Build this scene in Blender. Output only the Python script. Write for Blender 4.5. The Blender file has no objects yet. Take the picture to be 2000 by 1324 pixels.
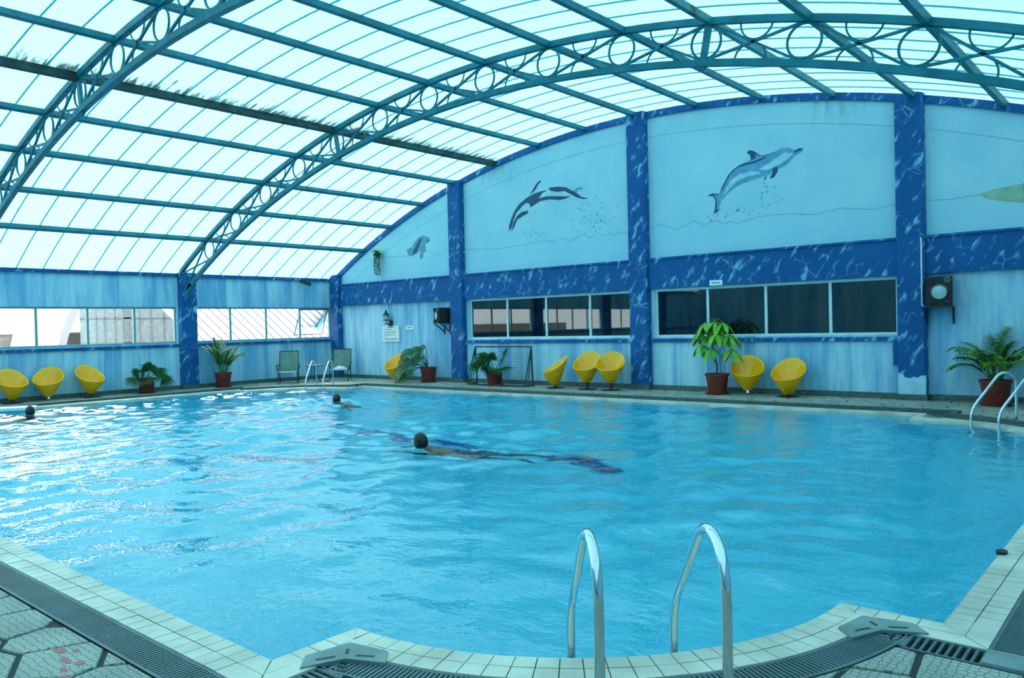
import bpy, bmesh, math, random
from mathutils import Vector, Matrix, noise as mnoise
from mathutils.geometry import tessellate_polygon

random.seed(7)
SC = bpy.context.scene
COL = SC.collection
PI = math.pi

# ------------------------------------------------------------------ camera
EYE = 1.6
F_PX, YAW, PITCH, ROLL = 1553.6, 0.7096, -0.0165, -0.0238
cam_d = bpy.data.cameras.new('camera')
cam = bpy.data.objects.new('camera', cam_d)
COL.objects.link(cam)
SC.camera = cam
cam_d.sensor_fit = 'HORIZONTAL'
cam_d.sensor_width = 36.0
cam_d.lens = F_PX / 2000.0 * 36.0
cam_d.clip_start, cam_d.clip_end = 0.05, 400
_f = Vector((-math.sin(YAW) * math.cos(PITCH), math.cos(YAW) * math.cos(PITCH), math.sin(PITCH)))
_r = Vector((math.cos(YAW), math.sin(YAW), 0))
_u = _r.cross(_f)
_r2 = math.cos(ROLL) * _r + math.sin(ROLL) * _u
_u2 = -math.sin(ROLL) * _r + math.cos(ROLL) * _u
cam.matrix_world = Matrix(((_r2.x, _u2.x, -_f.x, 0), (_r2.y, _u2.y, -_f.y, 0), (_r2.z, _u2.z, -_f.z, EYE), (0, 0, 0, 1)))


def px(p):
    """where a point of the place falls in the 2000x1324 frame (only used to rank which pieces show largest)"""
    q = Vector((p[0], p[1], p[2] - EYE))
    d = q.dot(_f)
    if d < 0.05:
        return None
    return 1000 + F_PX * q.dot(_r2) / d, 662 - F_PX * q.dot(_u2) / d, d


# ------------------------------------------------------------------ sky, sun, exposure
SKY, SUN = 4.7, 19.0
w = bpy.data.worlds.new('overcast_sky')
SC.world = w
w.use_nodes = True
bg = w.node_tree.nodes['Background']
bg.inputs[0].default_value = (0.93, 0.98, 1.0, 1)
bg.inputs[1].default_value = SKY
sd = bpy.data.lights.new('hazy_sun', 'SUN')
sd.energy = SUN
sd.angle = math.radians(50)
sd.color = (1.0, 0.985, 0.95)
so = bpy.data.objects.new('hazy_sun', sd)
COL.objects.link(so)
SUN_EL = math.radians(43)
sv = Vector((-math.cos(SUN_EL) * 0.97, math.cos(SUN_EL) * 0.24, math.sin(SUN_EL)))
so.rotation_euler = sv.to_track_quat('Z', 'Y').to_euler()
so.location = (-30, 6, 30)
vs = SC.view_settings
vs.view_transform = 'Standard'
vs.look = 'None'
vs.exposure = 0.0
vs.gamma = 1.0
vs.use_curve_mapping = False
SC.cycles.use_denoising = True
SC.cycles.max_bounces = 9
SC.cycles.diffuse_bounces = 4
SC.cycles.glossy_bounces = 3
SC.cycles.transmission_bounces = 6
SC.cycles.transparent_max_bounces = 8
SC.cycles.use_adaptive_sampling = True
SC.cycles.adaptive_threshold = 0.04
SC.cycles.sample_clamp_indirect = 6.0
SC.cycles.blur_glossy = 0.5

# ------------------------------------------------------------------ materials
MATS = {}


class NT:
    def __init__(s, name):
        s.m = bpy.data.materials.new(name)
        s.m.use_nodes = True
        s.t = s.m.node_tree
        s.b = s.t.nodes['Principled BSDF']
        s.out = s.t.nodes['Material Output']
        MATS[name] = s.m

    def n(s, typ, **kw):
        nd = s.t.nodes.new(typ)
        for k, v in kw.items():
            setattr(nd, k, v)
        return nd

    def l(s, a, b):
        s.t.links.new(a, b)

    def setin(s, sock, v):
        if hasattr(v, 'is_linked') or isinstance(v, bpy.types.NodeSocket):
            s.l(v, sock)
        else:
            sock.default_value = v

    def math(s, op, a, b=0.0, c=None, clamp=False):
        nd = s.n('ShaderNodeMath', operation=op, use_clamp=clamp)
        s.setin(nd.inputs[0], a)
        s.setin(nd.inputs[1], b)
        if c is not None:
            s.setin(nd.inputs[2], c)
        return nd.outputs[0]

    def obj(s):
        return s.n('ShaderNodeTexCoord').outputs['Object']

    def sep(s, v):
        nd = s.n('ShaderNodeSeparateXYZ')
        s.l(v, nd.inputs[0])
        return nd.outputs

    def comb(s, x, y, z):
        nd = s.n('ShaderNodeCombineXYZ')
        for i, v in enumerate((x, y, z)):
            s.setin(nd.inputs[i], v)
        return nd.outputs[0]

    def noise(s, vec, scale, detail=2.0, rough=0.5, dist=0.0):
        nd = s.n('ShaderNodeTexNoise')
        s.l(vec, nd.inputs['Vector'])
        nd.inputs['Scale'].default_value = scale
        nd.inputs['Detail'].default_value = detail
        nd.inputs['Roughness'].default_value = rough
        nd.inputs['Distortion'].default_value = dist
        return nd.outputs['Fac']

    def ramp(s, fac, lo, hi):
        nd = s.n('ShaderNodeMapRange', interpolation_type='SMOOTHSTEP')
        s.l(fac, nd.inputs[0])
        nd.inputs[1].default_value = lo
        nd.inputs[2].default_value = hi
        return nd.outputs[0]

    def mix(s, fac, a, b):
        nd = s.n('ShaderNodeMix', data_type='RGBA')
        s.setin(nd.inputs[0], fac)
        for i, c in ((6, a), (7, b)):
            if isinstance(c, tuple):
                nd.inputs[i].default_value = c + (1,) if len(c) == 3 else c
            else:
                s.l(c, nd.inputs[i])
        return nd.outputs[2]

    def bump(s, h, strength, dist=0.01):
        nd = s.n('ShaderNodeBump')
        s.l(h, nd.inputs['Height'])
        nd.inputs['Strength'].default_value = strength
        nd.inputs['Distance'].default_value = dist
        s.l(nd.outputs[0], s.b.inputs['Normal'])

    def base(s, c):
        if isinstance(c, tuple):
            s.b.inputs['Base Color'].default_value = c + (1,)
        else:
            s.l(c, s.b.inputs['Base Color'])

    def pr(s, rough=0.5, metal=0.0, spec=0.5):
        s.b.inputs['Roughness'].default_value = rough
        s.b.inputs['Metallic'].default_value = metal
        s.b.inputs['Specular IOR Level'].default_value = spec


def simple(name, c, rough=0.5, metal=0.0, spec=0.5, var=0.12, vscale=6.0):
    """plain colour with a slight mottling of its own"""
    k = NT(name)
    k.pr(rough, metal, spec)
    f = k.noise(k.obj(), vscale, 3.0)
    lo = tuple(x * (1 - var) for x in c)
    hi = tuple(min(1, x * (1 + var)) for x in c)
    k.base(k.mix(k.ramp(f, 0.3, 0.7), lo, hi))
    return k.m


def wall_coord(k):
    x, y, z = k.sep(k.obj())
    return k.math('ADD', x, y), z


def marble(name):
    """deep blue paint with sponged pale diagonal dashes and thin veins"""
    k = NT(name)
    h, z = wall_coord(k)
    a = math.radians(58)
    along = k.math('ADD', k.math('MULTIPLY', h, math.cos(a)), k.math('MULTIPLY', z, math.sin(a)))
    across = k.math('SUBTRACT', k.math('MULTIPLY', z, math.cos(a)), k.math('MULTIPLY', h, math.sin(a)))
    v = k.comb(k.math('MULTIPLY', along, 2.6), k.math('MULTIPLY', across, 6.5), 3.1)
    d = k.ramp(k.noise(v, 1.0, 3.0, 0.62), 0.555, 0.70)
    vor = k.n('ShaderNodeTexVoronoi', feature='DISTANCE_TO_EDGE')
    k.l(k.comb(k.math('MULTIPLY', h, 3.0), 0.0, k.math('MULTIPLY', z, 3.0)), vor.inputs['Vector'])
    vor.inputs['Scale'].default_value = 1.2
    vein = k.ramp(vor.outputs['Distance'], 0.035, 0.005)
    vm = k.ramp(k.noise(k.obj(), 1.7, 2.0), 0.54, 0.64)
    vein = k.math('MULTIPLY', k.math('MULTIPLY', vein, vm), 0.55)
    deep = k.mix(k.noise(k.obj(), 1.6, 3.0), (0.002, 0.066, 0.24), (0.004, 0.135, 0.38))
    c = k.mix(k.math('MAXIMUM', k.math('MULTIPLY', d, 0.85), vein), deep, (0.24, 0.62, 0.76))
    k.base(c)
    k.pr(0.55, 0, 0.25)
    return k.m


def streaks(name, pale, mid, warm):
    """sponged vertical brush bands"""
    k = NT(name)
    h, z = wall_coord(k)
    v = k.comb(k.math('MULTIPLY', h, 1.5), 0.0, k.math('MULTIPLY', z, 0.22))
    f1 = k.noise(v, 1.6, 4.0, 0.6)
    v2 = k.comb(k.math('MULTIPLY', h, 9.0), 2.0, k.math('MULTIPLY', z, 1.1))
    f2 = k.noise(v2, 1.0, 3.0, 0.6)
    band = k.math('FLOOR', k.math('MULTIPLY', h, 2.2))
    wn = k.n('ShaderNodeTexWhiteNoise', noise_dimensions='1D')
    k.l(band, wn.inputs['W'])
    f = k.math('ADD', k.math('MULTIPLY', f1, 0.62), k.math('ADD', k.math('MULTIPLY', f2, 0.28), k.math('MULTIPLY', wn.outputs['Value'], 0.16)))
    c = k.mix(k.ramp(f, 0.36, 0.70), mid, pale)
    wm = k.ramp(k.noise(k.comb(k.math('MULTIPLY', h, 2.2), 7.0, k.math('MULTIPLY', z, 0.9)), 1.0, 3.0), 0.60, 0.75)
    c = k.mix(k.math('MULTIPLY', wm, 0.4), c, warm)
    k.base(c)
    k.pr(0.55, 0, 0.3)
    return k.m


M_MARBLE = marble('blue_marbled_paint')
M_STREAK = streaks('pale_blue_streaked_paint', (0.52, 0.80, 0.90), (0.15, 0.43, 0.70), (0.56, 0.58, 0.78))


def mural_mat():
    k = NT('pale_sky_mural_paint')
    x, y, z = k.sep(k.obj())
    wave = k.math('MULTIPLY', k.math('SINE', k.math('MULTIPLY', x, 2.1)), 0.05)
    under = k.ramp(k.math('ADD', z, wave), 3.86, 3.80)
    f = k.noise(k.obj(), 0.9, 4.0, 0.6)
    c = k.mix(k.ramp(f, 0.3, 0.7), (0.35, 0.66, 0.77), (0.44, 0.73, 0.81))
    c = k.mix(k.math('MULTIPLY', under, 0.55), c, (0.36, 0.68, 0.80))
    # grime washed down from the gutter purlins and beside the columns
    rr = k.math('ABSOLUTE', k.math('ADD', x, 10.13))
    near = k.ramp(k.math('ABSOLUTE', k.math('SUBTRACT', rr, 4.62)), 0.9, 0.1)
    high = k.ramp(z, 5.35, 6.2)
    st = k.noise(k.comb(k.math('MULTIPLY', x, 7.0), 0.0, k.math('MULTIPLY', z, 1.2)), 1.0, 3.0)
    g = k.math('MULTIPLY', k.math('MULTIPLY', near, high), k.ramp(st, 0.4, 0.75))
    c = k.mix(k.math('MULTIPLY', g, 0.85), c, (0.10, 0.20, 0.21))
    k.base(c)
    k.pr(0.6, 0, 0.3)
    return k.m


M_MURAL = mural_mat()
M_STEEL = simple('teal_painted_steel', (0.006, 0.19, 0.245), 0.5, 0, 0.3, 0.2, 3.0)


def sheet_mat():
    k = NT('milky_polycarbonate')
    x, y, z = k.sep(k.obj())
    # moss and dirt that has settled on the uphill side of the gutter purlin
    up = k.math('ADD', x, 14.78)
    st = k.noise(k.comb(k.math('MULTIPLY', x, 0.9), k.math('MULTIPLY', y, 9.0), 0.0), 1.0, 6.0, 0.75)
    lim = k.math('ADD', 0.10, k.math('MULTIPLY', k.ramp(st, 0.36, 0.82), 0.9))
    above = k.math('LESS_THAN', -0.06, up)
    grow = k.ramp(k.math('SUBTRACT', lim, up), -0.04, 0.30)
    moss = k.math('MULTIPLY', k.math('MULTIPLY', above, grow), 0.92)
    # rain streaks along the slope
    rs = k.noise(k.comb(k.math('MULTIPLY', x, 0.16), k.math('MULTIPLY', y, 5.5), 4.0), 1.0, 4.0, 0.6)
    streak = k.math('MULTIPLY', k.ramp(rs, 0.56, 0.78), 0.22)
    tcol = k.mix(streak, (0.44, 0.86, 0.96), (0.29, 0.60, 0.64))
    tcol = k.mix(moss, tcol, (0.01, 0.03, 0.02))
    tr = k.n('ShaderNodeBsdfTranslucent')
    k.l(tcol, tr.inputs[0])
    df = k.n('ShaderNodeBsdfDiffuse')
    k.l(k.mix(moss, (0.50, 0.72, 0.77), (0.02, 0.04, 0.03)), df.inputs[0])
    ms = k.n('ShaderNodeMixShader')
    ms.inputs[0].default_value = 0.175
    k.l(df.outputs[0], ms.inputs[1])
    k.l(tr.outputs[0], ms.inputs[2])
    k.l(ms.outputs[0], k.out.inputs['Surface'])
    k.t.nodes.remove(k.b)
    return k.m


M_SHEET = sheet_mat()


def batten_mat():
    k = NT('sheet_lap_strip')
    tr = k.n('ShaderNodeBsdfTranslucent')
    tr.inputs[0].default_value = (0.42, 0.86, 0.92, 1)
    df = k.n('ShaderNodeBsdfDiffuse')
    df.inputs[0].default_value = (0.14, 0.52, 0.58, 1)
    ms = k.n('ShaderNodeMixShader')
    ms.inputs[0].default_value = 0.5
    k.l(df.outputs[0], ms.inputs[1])
    k.l(tr.outputs[0], ms.inputs[2])
    k.l(ms.outputs[0], k.out.inputs['Surface'])
    k.t.nodes.remove(k.b)
    return k.m


M_BATTEN = batten_mat()


def stone_mat():
    k = NT('honeycomb_flagstone')
    vor = k.n('ShaderNodeTexVoronoi', feature='DISTANCE_TO_EDGE', voronoi_dimensions='2D')
    k.l(k.obj(), vor.inputs['Vector'])
    vor.inputs['Scale'].default_value = 27.0
    vor.inputs['Randomness'].default_value = 0.45
    cell = k.ramp(vor.outputs['Distance'], 0.02, 0.11)
    f = k.noise(k.obj(), 2.4, 4.0, 0.6)
    c = k.mix(k.ramp(f, 0.3, 0.7), (0.29, 0.34, 0.29), (0.47, 0.49, 0.41))
    dirt = k.ramp(k.noise(k.obj(), 0.9, 3.0), 0.52, 0.72)
    c = k.mix(k.math('MULTIPLY', dirt, 0.45), c, (0.15, 0.22, 0.21))
    c = k.mix(k.math('MULTIPLY', k.math('SUBTRACT', 1.0, cell), 0.75), c, (0.08, 0.14, 0.14))
    k.base(c)
    k.pr(0.55, 0, 0.35)
    k.bump(cell, 0.5, 0.006)
    return k.m


M_STONE = stone_mat()
M_JOINT = simple('dark_wet_joint', (0.025, 0.045, 0.045), 0.8)
M_TILE = simple('pale_green_grey_coping_tile', (0.66, 0.64, 0.52), 0.35, 0, 0.5, 0.2, 2.6)
M_GROUT = simple('dark_grout', (0.09, 0.13, 0.12), 0.8)
M_GRATE = simple('grey_blue_plastic_grating', (0.085, 0.15, 0.165), 0.4, 0, 0.5, 0.2, 3.0)
M_PLATE = simple("grey_green_metal_cover", (0.20, 0.29, 0.28), 0.4, 0.2, 0.5, 0.2, 4.0)
M_BASEB = simple('dark_granite_skirting', (0.075, 0.125, 0.120), 0.5, 0, 0.5, 0.4, 30.0)
M_ALU = simple('pale_aluminium', (0.62, 0.80, 0.82), 0.35, 0.1, 0.5, 0.05)
M_ALUD = simple('grey_green_aluminium', (0.22, 0.40, 0.42), 0.35, 0.1, 0.5, 0.05)
M_YELLOW = simple('glossy_yellow_plastic', (1.0, 0.455, 0.002), 0.16, 0, 0.5, 0.03)
M_BLACK = simple('matt_black_plastic', (0.012, 0.014, 0.018), 0.45)
M_CHROME = simple('polished_steel_tube', (0.72, 0.78, 0.80), 0.10, 1.0, 0.5, 0.04)
M_POT = simple('red_brown_plastic_pot', (0.19, 0.030, 0.024), 0.5, 0, 0.4)
M_SOIL = simple('potting_soil', (0.03, 0.022, 0.015), 0.9)
M_PALM = simple('palm_green_leaf', (0.085, 0.24, 0.022), 0.6, 0, 0.2, 0.35, 5.0)
M_DEEPLEAF = simple('deep_green_leaf', (0.014, 0.10, 0.030), 0.55, 0, 0.25, 0.3, 5.0)
M_BRIGHT = simple('bright_green_leaf', (0.17, 0.46, 0.045), 0.55, 0, 0.25, 0.25, 6.0)
M_BARK = simple('grey_brown_stem', (0.11, 0.10, 0.07), 0.8)
M_GREENSTEM = simple('green_stalk', (0.12, 0.24, 0.05), 0.6)
M_SLING = simple('grey_green_sling_fabric', (0.14, 0.25, 0.21), 0.7)
M_SLINGL = simple('pale_sage_sling_fabric', (0.30, 0.42, 0.33), 0.7)
M_DARKMETAL = simple('dark_bronze_metal', (0.02, 0.045, 0.055), 0.4, 0.3)
M_WHITE = simple('white_board', (0.80, 0.88, 0.88), 0.5, 0, 0.4, 0.03)
M_INK = simple('dark_ink', (0.03, 0.08, 0.11), 0.7)
M_NAVY = simple('navy_paint', (0.010, 0.075, 0.15), 0.55)
M_DGREY = simple('grey_blue_paint', (0.12, 0.33, 0.46), 0.55)
M_DMID = simple('steel_blue_paint', (0.11, 0.36, 0.55), 0.55)
M_DPALE = simple('pale_belly_paint', (0.40, 0.68, 0.75), 0.55)
M_LINE = simple('thin_grey_line_paint', (0.20, 0.45, 0.50), 0.6)
M_OLIVE = simple('pale_olive_paint', (0.33, 0.50, 0.36), 0.6)
M_TOWEL = simple('white_and_blue_towel', (0.55, 0.66, 0.78), 0.9, 0, 0.1, 0.4, 25.0)
M_BLUERUB = simple('blue_rubber', (0.01, 0.06, 0.22), 0.5)
M_RED = simple('faded_red_marking', (0.50, 0.17, 0.16), 0.7)
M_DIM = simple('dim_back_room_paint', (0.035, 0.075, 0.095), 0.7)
M_SKIN = simple('tan_skin', (0.13, 0.075, 0.05), 0.5)
M_HAIR = simple('black_wet_hair', (0.006, 0.006, 0.008), 0.35)
M_TRUNKS = simple('dark_swim_trunks', (0.008, 0.012, 0.025), 0.6)
M_OUTWHITE = simple('white_painted_metal', (0.36, 0.36, 0.385), 0.6, 0, 0.2, 0.04)
M_OUTWALL = simple('beige_render', (0.22, 0.21, 0.18), 0.8)
M_OUTGROUND = simple('pale_concrete_yard', (0.16, 0.16, 0.155), 0.9)
M_OUTRIBSHADE = simple('grey_rib_shade', (0.17, 0.17, 0.20), 0.6)
M_OUTROOF = simple('white_ribbed_sheet', (0.60, 0.59, 0.62), 0.6, 0, 0.2, 0.04)
M_FROST = simple('frosted_pavilion_glazing', (0.27, 0.33, 0.34), 0.5)
M_OUTBAR = simple('grey_glazing_metal', (0.20, 0.23, 0.24), 0.5)
M_CABLE = simple('white_conduit', (0.62, 0.80, 0.86), 0.5)


def pool_floor_mat():
    k = NT('turquoise_pool_paint')
    x, y, z = k.sep(k.obj())
    f = k.noise(k.obj(), 0.8, 3.0)
    c = k.mix(f, (0.12, 0.70, 0.89), (0.17, 0.77, 0.93))
    bx = k.n('ShaderNodeTexBrick', offset=0.0)
    k.l(k.comb(k.math('ADD', x, y), z, 0.0), bx.inputs['Vector'])
    bx.inputs['Scale'].default_value = 6.0
    bx.inputs['Mortar Size'].default_value = 0.03
    bx.inputs['Brick Width'].default_value = 0.9
    bx.inputs['Row Height'].default_value = 0.9
    band = k.math('MULTIPLY', k.math('GREATER_THAN', z, -0.45), k.math('SUBTRACT', 1.0, bx.outputs['Fac']))
    band = k.math('MULTIPLY', k.math('GREATER_THAN', z, -0.45), bx.outputs['Fac'])
    k.base(k.mix(k.math('MULTIPLY', band, 0.6), c, (0.02, 0.25, 0.42)))
    k.pr(0.5, 0, 0.3)
    return k.m


M_POOL = pool_floor_mat()
M_MOTIF = simple('dark_blue_pool_mosaic', (0.005, 0.05, 0.26), 0.5)


def water_mat():
    k = NT('pool_water')
    k.base((0.66, 0.95, 1.0))
    k.pr(0.0, 0, 0.5)
    k.b.inputs['IOR'].default_value = 1.333
    k.b.inputs['Transmission Weight'].default_value = 1.0
    v = k.comb(*[k.math('MULTIPLY', c, f) for c, f in zip(k.sep(k.obj()), (1.0, 1.25, 1.0))])
    h = k.noise(v, 5.0, 3.0, 0.6, 0.0)
    k.bump(h, 0.30, 0.04)
    return k.m


M_WATER = water_mat()


def glass_mat(name, tint, extra):
    k = NT(name)
    tr = k.n('ShaderNodeBsdfTransparent')
    tr.inputs[0].default_value = tint + (1,)
    gl = k.n('ShaderNodeBsdfGlossy')
    gl.inputs['Roughness'].default_value = 0.02
    gl.inputs[0].default_value = (0.9, 1, 1, 1)
    fr = k.n('ShaderNodeFresnel')
    fr.inputs[0].default_value = 1.5
    fac = k.math('ADD', k.math('MULTIPLY', fr.outputs[0], 1.15), extra, clamp=True)
    ms = k.n('ShaderNodeMixShader')
    k.l(fac, ms.inputs[0])
    k.l(tr.outputs[0], ms.inputs[1])
    k.l(gl.outputs[0], ms.inputs[2])
    k.l(ms.outputs[0], k.out.inputs['Surface'])
    k.t.nodes.remove(k.b)
    return k.m


M_GLASS = glass_mat('clear_window_glass', (0.93, 0.98, 0.98), 0.0)
M_TINTED = glass_mat('tinted_window_glass', (0.34, 0.56, 0.60), 0.035)


def net_mat():
    k = NT('thin_goal_net')
    k.base((0.10, 0.22, 0.24))
    k.pr(0.8)
    return k.m


M_NET = net_mat()


# ------------------------------------------------------------------ mesh helpers
class MB:
    def __init__(s):
        s.v, s.f = [], []

    def add(s, vs, fs):
        o = len(s.v)
        s.v += [tuple(p) for p in vs]
        s.f += [tuple(i + o for i in f) for f in fs]
        return s

    def box(s, lo, hi):
        x0, y0, z0 = lo
        x1, y1, z1 = hi
        return s.add([(x0, y0, z0), (x1, y0, z0), (x1, y1, z0), (x0, y1, z0), (x0, y0, z1), (x1, y0, z1), (x1, y1, z1), (x0, y1, z1)],
                     [(0, 3, 2, 1), (4, 5, 6, 7), (0, 1, 5, 4), (1, 2, 6, 5), (2, 3, 7, 6), (3, 0, 4, 7)])

    def bar(s, a, b, w, h, up=(0, 0, 1)):
        """box-section bar from a to b"""
        a, b = Vector(a), Vector(b)
        d = (b - a).normalized()
        sd = d.cross(Vector(up))
        if sd.length < 1e-4:
            sd = d.cross(Vector((1, 0, 0)))
        sd.normalize()
        u = sd.cross(d)
        vs = []
        for p in (a, b):
            for i, j in ((-1, -1), (1, -1), (1, 1), (-1, 1)):
                vs.append(p + sd * (i * w / 2) + u * (j * h / 2))
        return s.add(vs, [(3, 2, 1, 0), (4, 5, 6, 7), (0, 1, 5, 4), (1, 2, 6, 5), (2, 3, 7, 6), (3, 0, 4, 7)])

    def tube(s, path, r, n=8, closed=False, taper=None):
        pts = [Vector(p) for p in path]
        m = len(pts)
        rings = []
        prev = None
        for i, p in enumerate(pts):
            if closed:
                d = (pts[(i + 1) % m] - pts[i - 1]).normalized()
            else:
                d = (pts[min(i + 1, m - 1)] - pts[max(i - 1, 0)]).normalized()
            if prev is None:
                ref = Vector((0, 0, 1)) if abs(d.z) < 0.9 else Vector((1, 0, 0))
                sd = d.cross(ref).normalized()
            else:
                sd = (prev - d * prev.dot(d)).normalized()
            prev = sd
            u = sd.cross(d)
            rr = r if taper is None else r * taper[i]
            rings.append([p + sd * (math.cos(2 * PI * k / n) * rr) + u * (math.sin(2 * PI * k / n) * rr) for k in range(n)])
        vs = [q for g in rings for q in g]
        fs = []
        for i in range(m if closed else m - 1):
            j = (i + 1) % m
            for k in range(n):
                fs.append((i * n + k, i * n + (k + 1) % n, j * n + (k + 1) % n, j * n + k))
        if not closed:
            fs.append(tuple(range(n)))
            fs.append(tuple((m - 1) * n + k for k in reversed(range(n))))
        return s.add(vs, fs)

    def lathe(s, prof, n=24, c=(0, 0, 0), cap0=True, cap1=True):
        vs, fs = [], []
        for r, z in prof:
            for k in range(n):
                a = 2 * PI * k / n
                vs.append((c[0] + r * math.cos(a), c[1] + r * math.sin(a), c[2] + z))
        for i in range(len(prof) - 1):
            for k in range(n):
                k2 = (k + 1) % n
                fs.append((i * n + k, i * n + k2, (i + 1) * n + k2, (i + 1) * n + k))
        if cap0:
            fs.append(tuple(reversed(range(n))))
        if cap1:
            fs.append(tuple((len(prof) - 1) * n + k for k in range(n)))
        return s.add(vs, fs)

    def prism(s, poly, z0, z1):
        n = len(poly)
        vs = [(x, y, z0) for x, y in poly] + [(x, y, z1) for x, y in poly]
        fs = [tuple(range(n, 2 * n)), tuple(reversed(range(n)))]
        fs += [(i, (i + 1) % n, n + (i + 1) % n, n + i) for i in range(n)]
        return s.add(vs, fs)

    def arcbox(s, t0, t1, n, r0, r1, y0, y1):
        """box section swept along the roof's arc between two angles"""
        vs, fs = [], []
        for i in range(n + 1):
            t = t0 + (t1 - t0) * i / n
            for r, y in ((r0, y0), (r0, y1), (r1, y1), (r1, y0)):
                p = arc(t, r)
                vs.append((p[0], y, p[1]))
        for i in range(n):
            for k in range(4):
                k2 = (k + 1) % 4
                fs.append((i * 4 + k, i * 4 + k2, (i + 1) * 4 + k2, (i + 1) * 4 + k))
        fs += [(3, 2, 1, 0), (n * 4, n * 4 + 1, n * 4 + 2, n * 4 + 3)]
        return s.add(vs, fs)

    def build(s, name, mat, parent=None, smooth=False, fix=True):
        me = bpy.data.meshes.new(name)
        me.from_pydata(s.v, [], s.f)
        if fix:
            b = bmesh.new()
            b.from_mesh(me)
            bmesh.ops.recalc_face_normals(b, faces=b.faces)
            b.to_mesh(me)
            b.free()
        me.materials.append(mat)
        if smooth:
            me.polygons.foreach_set('use_smooth', [True] * len(me.polygons))
            me.set_sharp_from_angle(angle=math.radians(40))
        o = bpy.data.objects.new(name, me)
        COL.objects.link(o)
        if parent is not None:
            o.parent = parent
        return o


def tag(o, label=None, cat=None, group=None, kind=None):
    if label:
        o['label'] = label
    if cat:
        o['category'] = cat
    if group:
        o['group'] = group
    if kind:
        o['kind'] = kind
    return o


def thing(name, loc, rz, label, cat, group=None):
    o = bpy.data.objects.new(name, None)
    COL.objects.link(o)
    o.empty_display_size = 0.1
    o.location = loc
    o.rotation_euler = (0, 0, rz)
    return tag(o, label, cat, group)


def struct(o, label=None):
    o['kind'] = 'structure'
    if label:
        o['label'] = label
    return o


def copy_part(src, name, parent, mw=None):
    c = bpy.data.objects.new(name, src.data)
    COL.objects.link(c)
    c.parent = parent
    if mw is not None:
        c.matrix_local = mw
    return c


# ------------------------------------------------------------------ the hall's measures (metres)
XL, XR, YB, YF = -22.23, 2.03, 16.63, -9.0
XC, RR, APEX = -10.13, 23.8, 6.63
ZC = APEX - RR


def arc(t, r):
    return XC + r * math.sin(t), ZC + r * math.cos(t)


def roof_z(x, dr=0.0):
    return ZC + math.sqrt((RR + dr) ** 2 - (x - XC) ** 2)


T_L, T_R = math.asin((XL - XC) / RR), math.asin((XR - XC) / RR)
TRUSS_Y = [11.18, 5.72]
BAY = 5.45

# ------------------------------------------------------------------ pool outline (counter-clockwise seen from above)
PX0, PX1, PY0, PY1 = -20.1, -1.0, 2.13, 14.08
NOTCH, PRAD = 0.52, 1.90
NARC = 28


def pool_outline():
    """points, and for each edge whether it is a piece of a rounded corner"""
    pts = []
    q = NOTCH + PRAD

    def corner(cx, cy, a0, before, after):
        pts.append((before, False))
        for i in range(NARC + 1):
            a = a0 + (PI / 2) * i / NARC
            pts.append(((cx + PRAD * math.cos(a), cy + PRAD * math.sin(a)), i < NARC))
        pts.append((after, False))

    corner(PX1 - q, PY0 + q, -PI / 2, (PX1 - q, PY0), (PX1, PY0 + q))
    corner(PX1 - q, PY1 - q, 0, (PX1, PY1 - q), (PX1 - q, PY1))
    corner(PX0 + q, PY1 - q, PI / 2, (PX0 + q, PY1), (PX0, PY1 - q))
    corner(PX0 + q, PY0 + q, PI, (PX0, PY0 + q), (PX0 + q, PY0))
    return [p for p, _ in pts], [f for _, f in pts]


P0, P0ARC = pool_outline()


def offset(poly, d):
    """outward offset of a counter-clockwise outline with mitred corners"""
    n = len(poly)
    out = []
    for i in range(n):
        a, b, c = Vector(poly[i - 1]), Vector(poly[i]), Vector(poly[(i + 1) % n])
        d1, d2 = (b - a).normalized(), (c - b).normalized()
        n1, n2 = Vector((d1.y, -d1.x)), Vector((d2.y, -d2.x))
        m = n1 + n2
        out.append(tuple(b + m * (d / (1 + n1.dot(n2)))))
    return out


COPW, GRW = 0.24, 0.20
P1 = offset(P0, COPW)
P2 = offset(P0, COPW + GRW)


def inside(p, poly):
    x, y = p
    r = False
    j = len(poly) - 1
    for i in range(len(poly)):
        xi, yi = poly[i]
        xj, yj = poly[j]
        if (yi > y) != (yj > y) and x < (xj - xi) * (y - yi) / (yj - yi) + xi:
            r = not r
        j = i
    return r


def nearest(p, poly):
    best, bd = None, 1e9
    for i in range(len(poly)):
        ax, ay = poly[i - 1]
        bx, by = poly[i]
        dx, dy = bx - ax, by - ay
        L2 = dx * dx + dy * dy
        t = 0 if L2 == 0 else max(0, min(1, ((p[0] - ax) * dx + (p[1] - ay) * dy) / L2))
        qx, qy = ax + dx * t, ay + dy * t
        d = (qx - p[0]) ** 2 + (qy - p[1]) ** 2
        if d < bd:
            best, bd = (qx, qy), d
    return best, math.sqrt(bd)


def ring_mesh(mb, a, b, za, zb):
    """strip between two outlines of equal length"""
    n = len(a)
    vs = [(x, y, za) for x, y in a] + [(x, y, zb) for x, y in b]
    mb.add(vs, [(i, (i + 1) % n, n + (i + 1) % n, n + i) for i in range(n)])


def flat(mb, outer, holes, fn):
    loops = [[Vector((x, y, 0)) for x, y in outer]] + [[Vector((x, y, 0)) for x, y in h] for h in holes]
    tris = tessellate_polygon(loops)
    allp = [p for lp in loops for p in lp]
    mb.add([fn(p.x, p.y) for p in allp], [tuple(t) for t in tris])


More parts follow.
